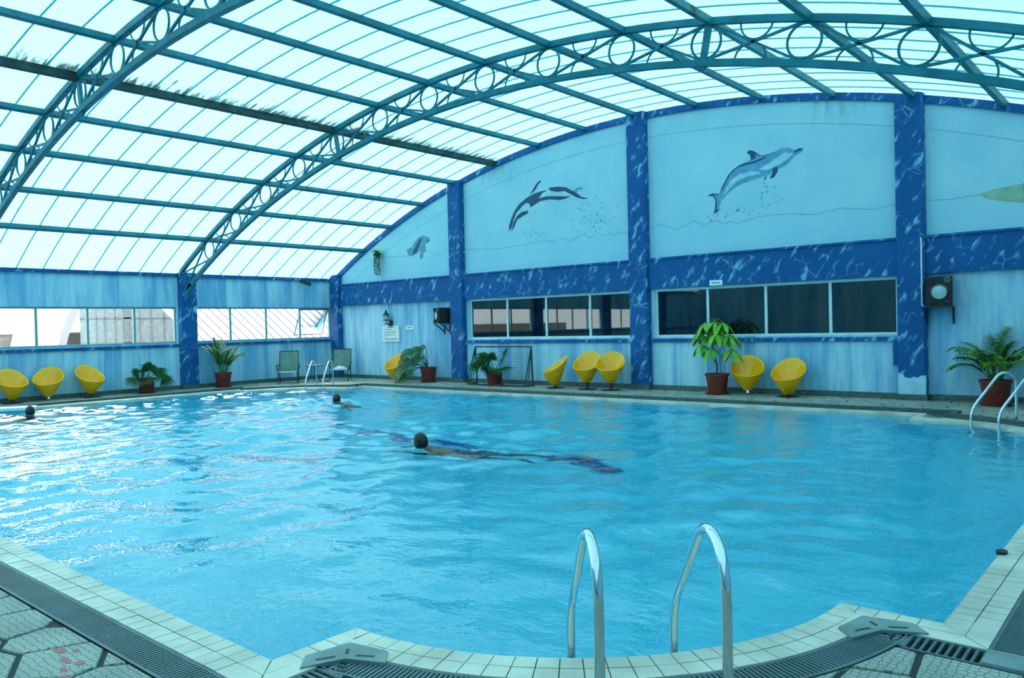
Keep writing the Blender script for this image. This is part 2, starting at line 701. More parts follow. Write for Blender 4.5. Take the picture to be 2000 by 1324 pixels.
# floor slab (the dark bed that shows in the joints) with the pool cut out of it
mb = MB()
hall = [(XL - 0.1, YF), (XR, YF), (XR, YB + 0.1), (XL - 0.1, YB + 0.1)]
flat(mb, hall, [P2], lambda x, y: (x, y, -0.014))
ring_mesh(mb, P2, P2, -0.014, -0.10)
FLOOR = struct(mb.build('floor', M_JOINT), 'flagstone pool deck with dark joints')

# flagstones: jittered cells over the deck
SP = 0.40
sites = []
rows = int((YB + 1.5) / (SP * 0.866)) + 2
rf = random.Random(3)
for j in range(-1, rows):
    for i in range(-1, int((XR - XL) / SP) + 2):
        x = XL + (i + (0.5 if j % 2 else 0)) * SP + rf.uniform(-0.10, 0.10)
        y = -1.2 + j * SP * 0.866 + rf.uniform(-0.09, 0.09)
        sites.append((x, y))
grid = {}
for k, (x, y) in enumerate(sites):
    grid.setdefault((int(x // 0.6), int(y // 0.6)), []).append(k)


def clip(poly, px_, py_, nx, ny):
    out = []
    n = len(poly)
    for i in range(n):
        a, b = poly[i], poly[(i + 1) % n]
        da = (a[0] - px_) * nx + (a[1] - py_) * ny
        db = (b[0] - px_) * nx + (b[1] - py_) * ny
        if da <= 0:
            out.append(a)
        if (da < 0 < db) or (db < 0 < da):
            t = da / (da - db)
            out.append((a[0] + (b[0] - a[0]) * t, a[1] + (b[1] - a[1]) * t))
    return out


def area2(p):
    return sum(p[i][0] * p[(i + 1) % len(p)][1] - p[(i + 1) % len(p)][0] * p[i][1] for i in range(len(p))) / 2


JO = 0.015
DECK_EDGE = offset(P0, COPW + GRW + 0.012)


def deck_pieces(poly):
    """what is left of a cell outside the grating: clipped to each side strip and each stepped, rounded corner"""
    e = COPW + GRW + 0.012
    q = NOTCH + PRAD
    out = []

    def keep(p, arc_c=None):
        if len(p) < 3:
            return
        if arc_c:
            d = []
            for i in range(len(p)):
                u, v = p[i], p[(i + 1) % len(p)]
                for t in range(6):
                    x, y = u[0] + (v[0] - u[0]) * t / 6, u[1] + (v[1] - u[1]) * t / 6
                    r = math.hypot(x - arc_c[0], y - arc_c[1])
                    if r < PRAD + e:
                        x, y = arc_c[0] + (x - arc_c[0]) / r * (PRAD + e), arc_c[1] + (y - arc_c[1]) / r * (PRAD + e)
                    if not d or math.hypot(x - d[-1][0], y - d[-1][1]) > 0.006:
                        d.append((x, y))
            p = d
        if len(p) >= 3 and area2(p) > 0.003:
            out.append(p)

    keep(clip(poly, 0, PY0 - e, 0, 1))
    keep(clip(poly, 0, PY1 + e, 0, -1))
    mid = clip(clip(poly, 0, PY0 - e, 0, -1) or [], 0, PY1 + e, 0, 1) if poly else []
    if len(mid) >= 3:
        keep(clip(mid, PX0 - e, 0, 1, 0))
        keep(clip(mid, PX1 + e, 0, -1, 0))
        inn = clip(clip(mid, PX0 - e, 0, -1, 0) or [], PX1 + e, 0, 1, 0)
        if len(inn) >= 3:
            for sx in (-1, 1):
                for sy in (-1, 1):
                    cx, cy = (PX1 - q if sx > 0 else PX0 + q), (PY1 - q if sy > 0 else PY0 + q)
                    z = clip(inn, cx + sx * e, 0, -sx, 0)
                    z = clip(z, 0, cy + sy * e, 0, -sy) if len(z) >= 3 else []
                    keep(z, (cx, cy))
    return out


flags = []
for k, (x, y) in enumerate(sites):
    if PX0 + 0.9 < x < PX1 - 0.9 and PY0 + 2.3 < y < PY1 - 2.3:
        continue
    poly = [(x - 0.6, y - 0.6), (x + 0.6, y - 0.6), (x + 0.6, y + 0.6), (x - 0.6, y + 0.6)]
    gx, gy = int(x // 0.6), int(y // 0.6)
    for a in range(gx - 2, gx + 3):
        for b in range(gy - 2, gy + 3):
            for m in grid.get((a, b), ()):
                if m == k:
                    continue
                qx, qy = sites[m]
                dx, dy = qx - x, qy - y
                L = math.hypot(dx, dy)
                if L > 1.0:
                    continue
                nx, ny = dx / L, dy / L
                poly = clip(poly, (x + qx) / 2 - nx * JO, (y + qy) / 2 - ny * JO, nx, ny)
                if not poly:
                    break
    for (ax, ay, nx, ny) in ((XL + 0.03, 0, -1, 0), (XR - 0.03, 0, 1, 0), (0, YB - 0.03, 0, 1)):
        poly = clip(poly, ax, ay, nx, ny) if poly else poly
    if len(poly) < 3 or area2(poly) < 0.008:
        continue
    cells = [poly]
    if any(PX0 - 0.6 < p[0] < PX1 + 0.6 and PY0 - 0.6 < p[1] < PY1 + 0.6 for p in poly):
        dense = []
        for i in range(len(poly)):
            a, b = poly[i], poly[(i + 1) % len(poly)]
            for s in range(3):
                dense.append((a[0] + (b[0] - a[0]) * s / 3, a[1] + (b[1] - a[1]) * s / 3))
        if any(inside(p, DECK_EDGE) for p in dense) or any(inside(p, poly) for p in DECK_EDGE):
            cells = deck_pieces(poly)
    for poly in cells:
        pp = [px((p[0], p[1], 0)) for p in poly]
        sc = 0.0
        if all(pp):
            cx = sum(p[0] for p in pp) / len(pp)
            cy = sum(p[1] for p in pp) / len(pp)
            if -40 < cx < 2040 and 600 < cy < 1364:
                sc = abs(area2([(p[0], p[1]) for p in pp]))
        flags.append((sc, poly))
flags.sort(key=lambda a: -a[0])


def flag_mesh(mb, poly, z=0.0):
    n = len(poly)
    cx = sum(p[0] for p in poly) / n
    cy = sum(p[1] for p in poly) / n
    ins = [(cx + (p[0] - cx) * 0.972, cy + (p[1] - cy) * 0.972) for p in poly]
    vs = [(a, b, -0.02) for a, b in poly] + [(a, b, z - 0.005) for a, b in poly] + [(a, b, z) for a, b in ins]
    fs = [tuple(range(2 * n, 3 * n))]
    for r in (0, 1):
        fs += [(r * n + i, r * n + (i + 1) % n, (r + 1) * n + (i + 1) % n, (r + 1) * n + i) for i in range(n)]
    mb.add(vs, fs)


rest = MB()
for i, (sc, poly) in enumerate(flags):
    zz = rf.uniform(-0.002, 0.002)
    if i < 300 and sc > 0:
        m = MB()
        flag_mesh(m, poly, zz)
        m.build('flagstone', M_STONE, FLOOR, fix=False)
    else:
        flag_mesh(rest, poly, zz)
tag(rest.build('flagstone_field', M_STONE, FLOOR, fix=False), kind='stuff')

# low dark kerb behind the grating on the far sides
KB0, KB1 = offset(P0, COPW + GRW + 0.004), offset(P0, COPW + GRW + 0.085)
q_ = NOTCH + PRAD
for e in range(len(P0)):
    e2 = (e + 1) % len(P0)
    mid = ((P0[e][0] + P0[e2][0]) / 2, (P0[e][1] + P0[e2][1]) / 2)
    if mid[1] < PY1 - q_ + 0.02 and mid[0] > PX0 + 0.05:
        continue
    a0_, a1_, b1_, b0_ = KB0[e], KB0[e2], KB1[e2], KB1[e]
    if math.hypot(a1_[0] - a0_[0], a1_[1] - a0_[1]) < 0.002 or (mid[1] < PY0 + q_):
        continue
    MB().prism([a0_, a1_, b1_, b0_], -0.02, 0.05).build('kerb_stone', M_BASEB, FLOOR)

# red paint mark on the nearest flagstones
mb = MB()
for cx, cy, rx, ry in ((-4.40, 1.53, .045, .026), (-4.33, 1.58, .025, .016), (-4.24, 1.50, .06, .02), (-4.15, 1.53, .035, .022), (-4.13, 1.45, .035, .016), (-4.00, 1.42, .07, .018)):
    mb.prism([(cx + rx * math.cos(2 * PI * i / 9) * rf.uniform(.8, 1.2), cy + ry * math.sin(2 * PI * i / 9) * rf.uniform(.8, 1.2)) for i in range(9)], 0.001, 0.0035)
tag(mb.build('paint_mark', M_RED, FLOOR), 'faded red paint mark')

# ------------------------------------------------------------------ pool basin, coping, grating, water
DEPTH = 1.35
mb = MB()
ring_mesh(mb, P0, P0, -0.02, -DEPTH)
flat(mb, P0, [], lambda x, y: (x, y, -DEPTH))
BASIN = struct(mb.build('pool_basin', M_POOL), 'turquoise painted pool basin')
mb = MB()   # dark mosaic lines on the floor of the pool
zf = -DEPTH + 0.004


def floor_line(mb, pts, wd):
    for a, b in zip(pts, pts[1:]):
        a, b = Vector(a + (0,)), Vector(b + (0,))
        d = (b - a).normalized()
        n = Vector((-d.y, d.x, 0)) * wd / 2
        mb.add([(a - n).to_tuple()[:2] + (zf,), (b - n).to_tuple()[:2] + (zf,), (b + n).to_tuple()[:2] + (zf,), (a + n).to_tuple()[:2] + (zf,)], [(0, 1, 2, 3)])


floor_line(mb, [(-12.6, 9.4), (-11.0, 9.0), (-9.6, 8.9), (-8.2, 8.9)], 0.22)
floor_line(mb, [(-11.2, 6.2), (-10.2, 6.4), (-9.3, 6.8)], 0.16)
floor_line(mb, [(-7.3, 9.0), (-6.4, 8.9), (-5.7, 8.5)], 0.34)
mb.build('mosaic_line', M_MOTIF, BASIN)

mb = MB()
ring_mesh(mb, P0, P1, -0.004, -0.004)
ring_mesh(mb, P0, P0, -0.008, -0.16)
ring_mesh(mb, P1, P1, -0.004, -0.16)
ring_mesh(mb, P0, P1, -0.16, -0.16)
COPING = struct(mb.build('pool_coping', M_GROUT), 'two rows of pale coping tiles around the pool')

mb = MB()
PI_ = offset(P0, -0.004)
ring_mesh(mb, PI_, PI_, 0.0, -0.22)
ring_mesh(mb, PI_, P0, 0.0, 0.0)
tag(mb.build('waterline_tile', M_TILE, COPING, fix=False), kind='stuff')
TILE = 0.106
ROWS = [0.0, 0.12, 0.24]
OFFS = [P0, offset(P0, 0.12), P1]
tiles = []
n0 = len(P0)
for e in range(n0):
    e2 = (e + 1) % n0
    a, b = Vector(P0[e]), Vector(P0[e2])
    L = (b - a).length
    m = 1 if P0ARC[e] else max(1, round(L / TILE))
    d = (b - a) / L
    nn = Vector((d.y, -d.x))
    for t in range(m):
        for r in range(2):
            quad = []
            for (tt, o) in ((t, r), (t + 1, r), (t + 1, r + 1), (t, r + 1)):
                if tt == 0:
                    quad.append(Vector(OFFS[o][e]))
                elif tt == m:
                    quad.append(Vector(OFFS[o][e2]))
                else:
                    quad.append(a + d * (L * tt / m) + nn * ROWS[o])
            c = sum(quad, Vector((0, 0))) / 4
            g = [c + (q - c) * (1 - 0.0045 / max(0.02, (q - c).length)) for q in quad]
            p = [px((q.x, q.y, 0)) for q in g]
            sc = 0
            if all(p):
                ctr = (sum(k[0] for k in p) / 4, sum(k[1] for k in p) / 4)
                if -20 < ctr[0] < 2020 and 600 < ctr[1] < 1340:
                    sc = abs(area2([(k[0], k[1]) for k in p]))
            tiles.append((sc, [tuple(q) for q in g]))
tiles.sort(key=lambda a: -a[0])
rest = MB()
for i, (sc, q) in enumerate(tiles):
    zz = rf.uniform(0.0, 0.0025)
    if i < 300 and sc > 0:
        MB().prism(q, -0.012, 0.003 + zz).build('coping_tile', M_TILE, COPING, fix=False)
    else:
        rest.prism(q, -0.012, 0.003 + zz)
tag(rest.build('coping_tile_run', M_TILE, COPING, fix=False), kind='stuff')

# overflow grating
mb = MB()
ring_mesh(mb, P1, P2, -0.09, -0.09)
GRATE = struct(mb.build('overflow_channel', M_JOINT), 'dark overflow channel behind the coping')
bars = MB()
for e in range(n0):
    e2 = (e + 1) % n0
    a, b = Vector(P1[e]), Vector(P1[e2])
    c, d_ = Vector(P2[e]), Vector(P2[e2])
    L = (b - a).length
    if L < 1e-4:
        continue
    dirv = (b - a) / L
    nn = Vector((dirv.y, -dirv.x))
    m = max(1, round(((a - b).length + (c - d_).length) / 2 / 0.026))
    for k in range(m):
        t = (k + 0.5) / m
        if P0ARC[e]:
            p, q = a.lerp(b, t), c.lerp(d_, t)
        else:
            lo, hi = min(0.0, (c - a).dot(dirv)), max(L, (d_ - a).dot(dirv))
            s = lo + (hi - lo) * t
            p0, p1 = 0.0, GRW
            # keep the bar inside the mitred trapezium
            ca, cb = (c - a).dot(dirv), (d_ - a).dot(dirv) - L
            if s < 0:
                p0 = GRW * s / ca if ca < 0 else 0
            if s < ca:
                p1 = GRW * s / ca if ca > 0 else p1
            if s > L:
                p0 = GRW * (s - L) / cb if cb > 0 else 0
            if s > L + cb:
                p1 = GRW * (s - L) / cb if cb < 0 else p1
            if p1 - p0 < 0.02:
                continue
            p, q = a + dirv * s + nn * p0, a + dirv * s + nn * p1
        bars.bar((p.x, p.y, -0.012), (q.x, q.y, -0.012), 0.0145, 0.022)
tag(bars.build('grating_bar', M_GRATE, GRATE, fix=False), kind='stuff')
mb = MB()
for off in (0.008, GRW - 0.008):
    o1 = offset(P0, COPW + off - 0.008)
    o2 = offset(P0, COPW + off + 0.008)
    ring_mesh(mb, o1, o2, 0.0, 0.0)
    ring_mesh(mb, o1, o1, 0.0, -0.03)
    ring_mesh(mb, o2, o2, 0.0, -0.03)
mb.build('grating_edge_rail', M_GRATE, GRATE, fix=False)


def cover_plate(c, u, slots):
    """slotted cover plate where the grating turns a corner: an elbow of metal"""
    u = Vector(u).normalized()
    v = Vector((-u.y, u.x))
    c = Vector(c)

    def P(a, b):
        q = c + u * a + v * b
        return (q.x, q.y)

    pl = MB().prism([P(-.115, 0), P(.02, .20), P(.16, .20), P(.085, 0), P(.16, -.20), P(.02, -.20)], -0.01, 0.014).build('cover_plate', M_PLATE, GRATE)
    for a0, b0, a1, b1 in slots:
        p, q = P(a0, b0), P(a1, b1)
        MB().bar((p[0], p[1], 0.0135), (q[0], q[1], 0.0135), 0.016, 0.004).build('slot', M_BLACK, pl)


SL = [(-.03, 0, .03, 0), (.055, .05, .08, .14), (.055, -.05, .08, -.14)]
qq = NOTCH + PRAD
cover_plate((PX1 - qq + .235, PY0 + NOTCH - .245), (.7071, -.7071), SL)
cover_plate((PX1 - NOTCH + .245, PY0 + qq - .245), (.7071, -.7071), SL)
cover_plate((PX1 - NOTCH + .245, PY1 - qq + .245), (.7071, .7071), SL)
cover_plate((PX1 - qq + .235, PY1 - NOTCH + .245), (.7071, .7071), SL)
MB().prism([(PX1 + .245, PY0 + qq - .43), (PX1 + .435, PY0 + qq - .43), (PX1 + .435, PY0 + qq - .245), (PX1 + .245, PY0 + qq - .245)], -.01, .012).build('cover_plate', M_PLATE, GRATE)

# water: a gently rippled sheet
WZ = -0.030
OUTW = offset(P0, 0.08)
ST = 0.047
nx_, ny_ = int((PX1 - PX0 + 0.2) / ST), int((PY1 - PY0 + 0.2) / ST)
WAVES = []
rw = random.Random(11)
for i in range(26):
    lam = 0.35 * (1.75 ** rw.uniform(0, 2.6))
    ang = rw.uniform(0, 2 * PI)
    WAVES.append((2 * PI / lam * math.cos(ang), 2 * PI / lam * math.sin(ang), rw.uniform(0, 2 * PI), 0.0054 * lam ** 0.95))


def ripple(x, y):
    z = 0.0
    for kx, ky, ph, am in WAVES:
        z += am * math.sin(kx * x + ky * y + ph)
    n1 = mnoise.noise((x * 0.5, y * 0.5, 0.3))
    z *= (0.75 + 0.9 * max(-0.6, n1)) * (0.70 + 0.55 * min(1.0, max(0.0, (-x - 3.0) / 9.0)))
    ed = min(x - PX0, PX1 - x, y - PY0, PY1 - y, math.hypot(max(0, abs(x - (PX0 + PX1) / 2) - (PX1 - PX0) / 2 + NOTCH + PRAD), max(0, abs(y - (PY0 + PY1) / 2) - (PY1 - PY0) / 2 + NOTCH + PRAD)) * -1 + PRAD if (abs(x - (PX0 + PX1) / 2) > (PX1 - PX0) / 2 - NOTCH - PRAD and abs(y - (PY0 + PY1) / 2) > (PY1 - PY0) / 2 - NOTCH - PRAD) else 9)
    z *= 0.3 + 0.7 * min(1.0, max(0.0, ed / 0.9))
    # the wake of the middle swimmer
    dx, dy = x + 7.2, y - 7.5
    r = math.hypot(dx, dy)
    z += 0.018 * math.exp(-(r / 1.1) ** 2) * math.sin(9 * r + 2.5 * mnoise.noise((x * 2, y * 2, 5)))
    return z


rowx = [PX0 - 0.1 + i * ST for i in range(nx_ + 1)]
rowy = [PY0 - 0.1 + j * ST for j in range(ny_ + 1)]
idx = {}
mb = MB()
cellin = {}
q = NOTCH + PRAD + 0.2
for j in range(ny_):
    for i in range(nx_):
        x, y = rowx[i] + ST / 2, rowy[j] + ST / 2
        corner_zone = (x < PX0 + q or x > PX1 - q) and (y < PY0 + q or y > PY1 - q)
        if corner_zone and not inside((x, y), OUTW):
            continue
        ids = []
        for (a, b) in ((i, j), (i + 1, j), (i + 1, j + 1), (i, j + 1)):
            if (a, b) not in idx:
                idx[(a, b)] = len(mb.v)
                mb.v.append((rowx[a], rowy[b], WZ + ripple(rowx[a], rowy[b])))
            ids.append(idx[(a, b)])
        mb.f.append(tuple(ids))
WATER = struct(mb.build('water', M_WATER, smooth=True, fix=False), 'rippled clear turquoise pool water')

# ------------------------------------------------------------------ back wall
BWIN = [(-15.87, -10.40), (-9.76, -4.37)]
BWZ0, BWZ1 = 1.25, 2.38
top = [(x, roof_z(x, -0.02)) for x in [XL + (XR - XL) * i / 48 for i in range(49)]]
COLX = [-22.0, -16.25, -10.12, -4.10, 1.9]


def wall_with_holes(name, mat, outer, holes, fn, depth):
    mb = MB()
    hl = [[(a0, z0), (a1, z0), (a1, z1), (a0, z1)] for a0, a1, z0, z1 in holes]
    flat(mb, outer, hl, lambda a, z: fn(a, z, 0))
    for a0, a1, z0, z1 in holes:
        c = [(a0, z0), (a1, z0), (a1, z1), (a0, z1)]
        vs = [fn(a, z, 0) for a, z in c] + [fn(a, z, depth) for a, z in c]
        mb.add(vs, [(i, (i + 1) % 4, 4 + (i + 1) % 4, 4 + i) for i in range(4)])
    return struct(mb.build(name, mat, fix=False))


WB = wall_with_holes('wall_back', M_STREAK, [(XL, -0.02), (XR, -0.02), (XR, 2.6), (XL, 2.6)], [(a, b, BWZ0, BWZ1) for a, b in BWIN], lambda a, z, d: (a, YB + d, z), 0.2)
WB['label'] = 'pale blue streaked end wall under the dolphin mural'
mb = MB()
flat(mb, [(XL, 2.6), (XR, 2.6)] + top[::-1], [], lambda a, z: (a, YB, z))
tag(mb.build('mural_field', M_MURAL, WB, fix=False), 'pale sky blue gable painted with dolphins')
for cx in COLX:
    zt = roof_z(cx, -0.01)
    w2 = 0.25 if cx > -21 else 0.22
    MB().prism([(cx - w2, YB + .02), (cx - w2, YB - .16), (cx - w2 + .03, YB - .19), (cx + w2 - .03, YB - .19), (cx + w2, YB - .16), (cx + w2, YB + .02)], 0.11, zt).build('column', M_MARBLE, WB)
for a, b in zip(COLX, COLX[1:]):
    x0, x1 = a + 0.22, b - 0.22
    bm_ = MB().box((x0, YB - 0.10, 2.40), (x1, YB + .01, 3.08)).build('beam', M_MARBLE, WB)
    MB().box((x0, YB - 0.13, 3.08), (x1, YB + .01, 3.125)).build('beam_ledge', M_MARBLE, bm_)
tL, tR = math.asin((XL - XC) / RR), math.asin((XR - XC) / RR)
MB().arcbox(tL, tR, 48, RR - 0.16, RR - 0.01, YB - 0.05, YB + 0.05).build('arch_trim', M_MARBLE, WB)
for (a, b) in BWIN:
    MB().box((a - .06, YB - 0.05, 1.13), (b + .06, YB + .01, 1.215)).build('sill_band', M_MARBLE, WB)
for a, b in zip(COLX, COLX[1:]):
    struct(MB().box((a + .25, YB - 0.045, -0.01), (b - .25, YB, 0.115)).build('baseboard_back', M_BASEB))
for cx in COLX[1:4]:
    MB().box((cx - .27, YB - 0.215, -0.01), (cx + .27, YB, 0.112)).build('column_plinth', M_BASEB, WB)
# peeled paint on the last column, and the dark patch beside it
PEEL = simple('bare_pale_plaster', (0.40, 0.70, 0.84), 0.6)
mb = MB()
cx = COLX[3]
prof = [(cx - .24, .52), (cx - .15, .50), (cx - .13, .44), (cx - .02, .42), (cx + .02, .45), (cx + .12, .43), (cx + .14, .47), (cx + .245, .48)]
poly = [(cx - .245, .115), (cx + .245, .115)] + prof[::-1]
n = len(poly)
mb.add([(x, YB - .196, z) for x, z in poly] + [(x, YB - .15, z) for x, z in poly], [tuple(range(n))] + [(i, (i + 1) % n, n + (i + 1) % n, n + i) for i in range(n)])
mb.build('peeled_patch', PEEL, WB)
MB().box((-4.46, YB - 0.06, 0.66), (-4.33, YB, 1.22)).build('paint_overlap', M_MARBLE, WB)


def window(name, axis, pos, a0, a1, z0, z1, mull, frame_mat, glass, depth_in, sash_open=None):
    """frame, one mullion per division, one pane per light; axis 'y': in the end wall, 'x': in the side wall"""
    def bx(mb, lo_a, hi_a, lo_z, hi_z, t=0.03):
        if axis == 'y':
            mb.box((lo_a, pos - t, lo_z), (hi_a, pos + t, hi_z))
        else:
            mb.box((pos - t, lo_a, lo_z), (pos + t, hi_a, hi_z))
        return mb

    fw = 0.05
    m = MB()
    bx(m, a0, a1, z0, z0 + fw)
    bx(m, a0, a1, z1 - fw, z1)
    bx(m, a0, a0 + fw, z0 + fw, z1 - fw)
    bx(m, a1 - fw, a1, z0 + fw, z1 - fw)
    root = struct(m.build(name, frame_mat))
    cuts = [a0 + fw / 2] + list(mull) + [a1 - fw / 2]
    for c in mull:
        bx(MB(), c - 0.03, c + 0.03, z0 + fw, z1 - fw, 0.026).build('mullion', frame_mat, root)
    for i, (c0, c1) in enumerate(zip(cuts, cuts[1:])):
        if sash_open is not None and i == sash_open:
            h = z1 - fw - z0 - fw
            an = math.radians(24)
            sash = MB()
            for (u0, u1, v0, v1) in ((c0 + .03, c1 - .03, 0, .035), (c0 + .03, c1 - .03, h - .035, h), (c0 + .03, c0 + .065, 0, h), (c1 - .065, c1 - .03, 0, h)):
                vs = []
                for dz in (0, 1):
                    for (u, v) in ((u0, v0), (u1, v0), (u1, v1), (u0, v1)):
                        vs.append((pos - v * math.sin(an) - dz * .025, u, z1 - fw - v * math.cos(an) - dz * .008))
                sash.add(vs, [(0, 1, 2, 3), (7, 6, 5, 4), (0, 1, 5, 4), (1, 2, 6, 5), (2, 3, 7, 6), (3, 0, 4, 7)])
            so_ = tag(sash.build('awning_sash', M_POTSASH, root), 'open top-hung sash')
            g = MB().add([(pos - .012 - v * math.sin(an), u, z1 - fw - v * math.cos(an)) for u, v in ((c0 + .05, .03), (c1 - .05, .03), (c1 - .05, h - .03), (c0 + .05, h - .03))], [(0, 1, 2, 3)])
            g.build('pane', glass, so_, fix=False)
            continue
        g = MB()
        cs = [(c0, z0 + fw * .5), (c1, z0 + fw * .5), (c1, z1 - fw * .5), (c0, z1 - fw * .5)]
        g.add([((a, pos, z) if axis == 'y' else (pos, a, z)) for a, z in cs], [(0, 1, 2, 3)])
        g.build('pane', glass, root, fix=False)
    return root


M_POTSASH = simple('brown_grey_sash_metal', (0.16, 0.14, 0.15), 0.4, 0.2)
w1 = window('window_1', 'y', YB + 0.07, BWIN[0][0], BWIN[0][1], BWZ0, BWZ1, [-14.47, -13.10, -11.68], M_ALU, M_TINTED, 0.05)
w1['label'] = 'four-light tinted strip window above the small goal'
w2 = window('window_2', 'y', YB + 0.07, BWIN[1][0], BWIN[1][1], BWZ0, BWZ1, [-8.42, -7.05, -5.68], M_ALU, M_TINTED, 0.05)
w2['label'] = 'four-light tinted strip window behind the umbrella plant'
for a, b in BWIN:
    pass
# the dim room behind the end wall's windows
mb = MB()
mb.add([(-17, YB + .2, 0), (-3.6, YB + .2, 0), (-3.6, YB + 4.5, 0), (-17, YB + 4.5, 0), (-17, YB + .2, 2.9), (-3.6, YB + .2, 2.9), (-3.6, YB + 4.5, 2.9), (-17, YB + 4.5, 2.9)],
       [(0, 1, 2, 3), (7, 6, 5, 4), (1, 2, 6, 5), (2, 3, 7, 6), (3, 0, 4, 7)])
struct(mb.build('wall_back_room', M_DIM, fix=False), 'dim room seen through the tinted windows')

# ------------------------------------------------------------------ left wall
LCOL = [11.40, 5.75, 0.3, -5.15]
LWIN = [(11.70, 16.50), (6.05, 11.10), (0.6, 5.45), (-4.85, 0.0)]  # last two are out of view, added to let in light
LZ0, LZ1 = 1.33, 2.37
WALL_H = 3.31
WLf = wall_with_holes('wall_left', M_STREAK, [(YF, -0.02), (YB + .05, -0.02), (YB + .05, WALL_H), (YF, WALL_H)], [(a, b, LZ0, LZ1) for a, b in LWIN], lambda a, z, d: (XL - d, a, z), 0.2)
WLf['label'] = 'blue streaked side wall with the bright strip windows'
for cy in LCOL:
    MB().prism([(XL - .02, cy - .25), (XL + .14, cy - .25), (XL + .17, cy - .22), (XL + .17, cy + .22), (XL + .14, cy + .25), (XL - .02, cy + .25)], 0.11, 3.36).build('column', M_MARBLE, WLf)
    MB().box((XL, cy - .27, -0.01), (XL + .195, cy + .27, 0.112)).build('column_plinth', M_BASEB, WLf)
lst = [YB - .19] + LCOL + [YF]
for b, a in zip(lst, lst[1:]):
    d0, d1 = a + (.25 if a != YF else 0), b - (.25 if b < 16 else 0)
    MB().box((XL - .01, d0, 3.24), (XL + .06, d1, 3.335)).build('top_band', M_MARBLE, WLf)
    MB().box((XL - .01, d0, 1.225), (XL + .05, d1, 1.30)).build('sill_band', M_MARBLE, WLf)
    struct(MB().box((XL, d0, -0.01), (XL + .045, d1, 0.115)).build('baseboard_left', M_BASEB))
mulls = [[12.81, 14.04, 15.29], [7.45, 8.69, 9.92], [1.8, 3.0, 4.2], [-3.6, -2.4, -1.2]]
labs = ['bright side window with an open sash beside the corner column', 'bright side window with a view of a white arched building', None, None]
for i, ((a, b), m) in enumerate(zip(LWIN, mulls)):
    wd = window('window_%d' % (i + 3), 'x', XL - 0.08, a, b, LZ0, LZ1, m, M_ALUD, M_GLASS, 0.05, sash_open=3 if i == 0 else None)
    if labs[i]:
        wd['label'] = labs[i]
# right wall and the wall behind the camera
struct(MB().box((XR, YF, -0.02), (XR + .2, YB + .05, WALL_H)).build('wall_right', M_STREAK))
mb = MB()
flat(mb, [(XL, -0.02), (XR, -0.02)] + top[::-1], [], lambda a, z: (a, YF, z))
struct(mb.build('wall_front', M_STREAK, fix=False))

# ------------------------------------------------------------------ vaulted roof
ROOF = struct(bpy.data.objects.new('roof', None), 'translucent barrel vault on teal purlins')
COL.objects.link(ROOF)
SEAM = BAY / 9
ys = []
y = YB + 0.08
while y > YF:
    ys.append(y)
    y -= SEAM
ys.append(YF)
t0, t1 = math.asin((XL - 1.2 - XC) / RR), math.asin((XR + 0.28 - XC) / RR)  # left eave lengthened out of view to keep direct sun off the windows
NS = 44
for ya, yb in zip(ys, ys[1:]):
    vs, fs = [], []
    for i in range(NS + 1):
        x, z = arc(t0 + (t1 - t0) * i / NS, RR + 0.012)
        vs += [(x, ya, z), (x, yb, z)]
    for i in range(NS):
        fs.append((2 * i, 2 * i + 1, 2 * i + 3, 2 * i + 2))
    MB().add(vs, fs).build('roof_sheet', M_SHEET, ROOF, smooth=True, fix=False)
for ya in ys[1:-1]:
    MB().arcbox(t0, t1, NS, RR - 0.012, RR + 0.006, ya - 0.011, ya + 0.011).build('lap_strip', M_BATTEN, ROOF)
PSTEP = 1.548 / RR
M_GUTTER = simple('mossy_dark_teal_steel', (0.006, 0.07, 0.075), 0.5, 0, 0.4, 0.5, 4.0)
M_RUSTY = NT('teal_steel_with_rust')
_k = M_RUSTY
_k.base(_k.mix(_k.ramp(_k.noise(_k.obj(), 3.0, 4.0, 0.6), 0.50, 0.68), (0.03, 0.26, 0.30), (0.03, 0.06, 0.04)))
_k.pr(0.5)
M_RUSTY = _k.m
for k in range(-7, 8):
    t = k * PSTEP
    wd = 0.055 / RR
    mt = M_GUTTER if k == -3 else (M_RUSTY if k == 3 else M_STEEL)
    dp = 0.14 if k == -3 else 0.10
    MB().arcbox(t - wd, t + wd, 1, RR - dp, RR - 0.005, YF, YB - 0.02).build('purlin', mt, ROOF)

# ------------------------------------------------------------------ arched trusses
RT0, RT1 = RR - 0.11, RR - 0.01
RB0, RB1 = RR - 0.72, RR - 0.62


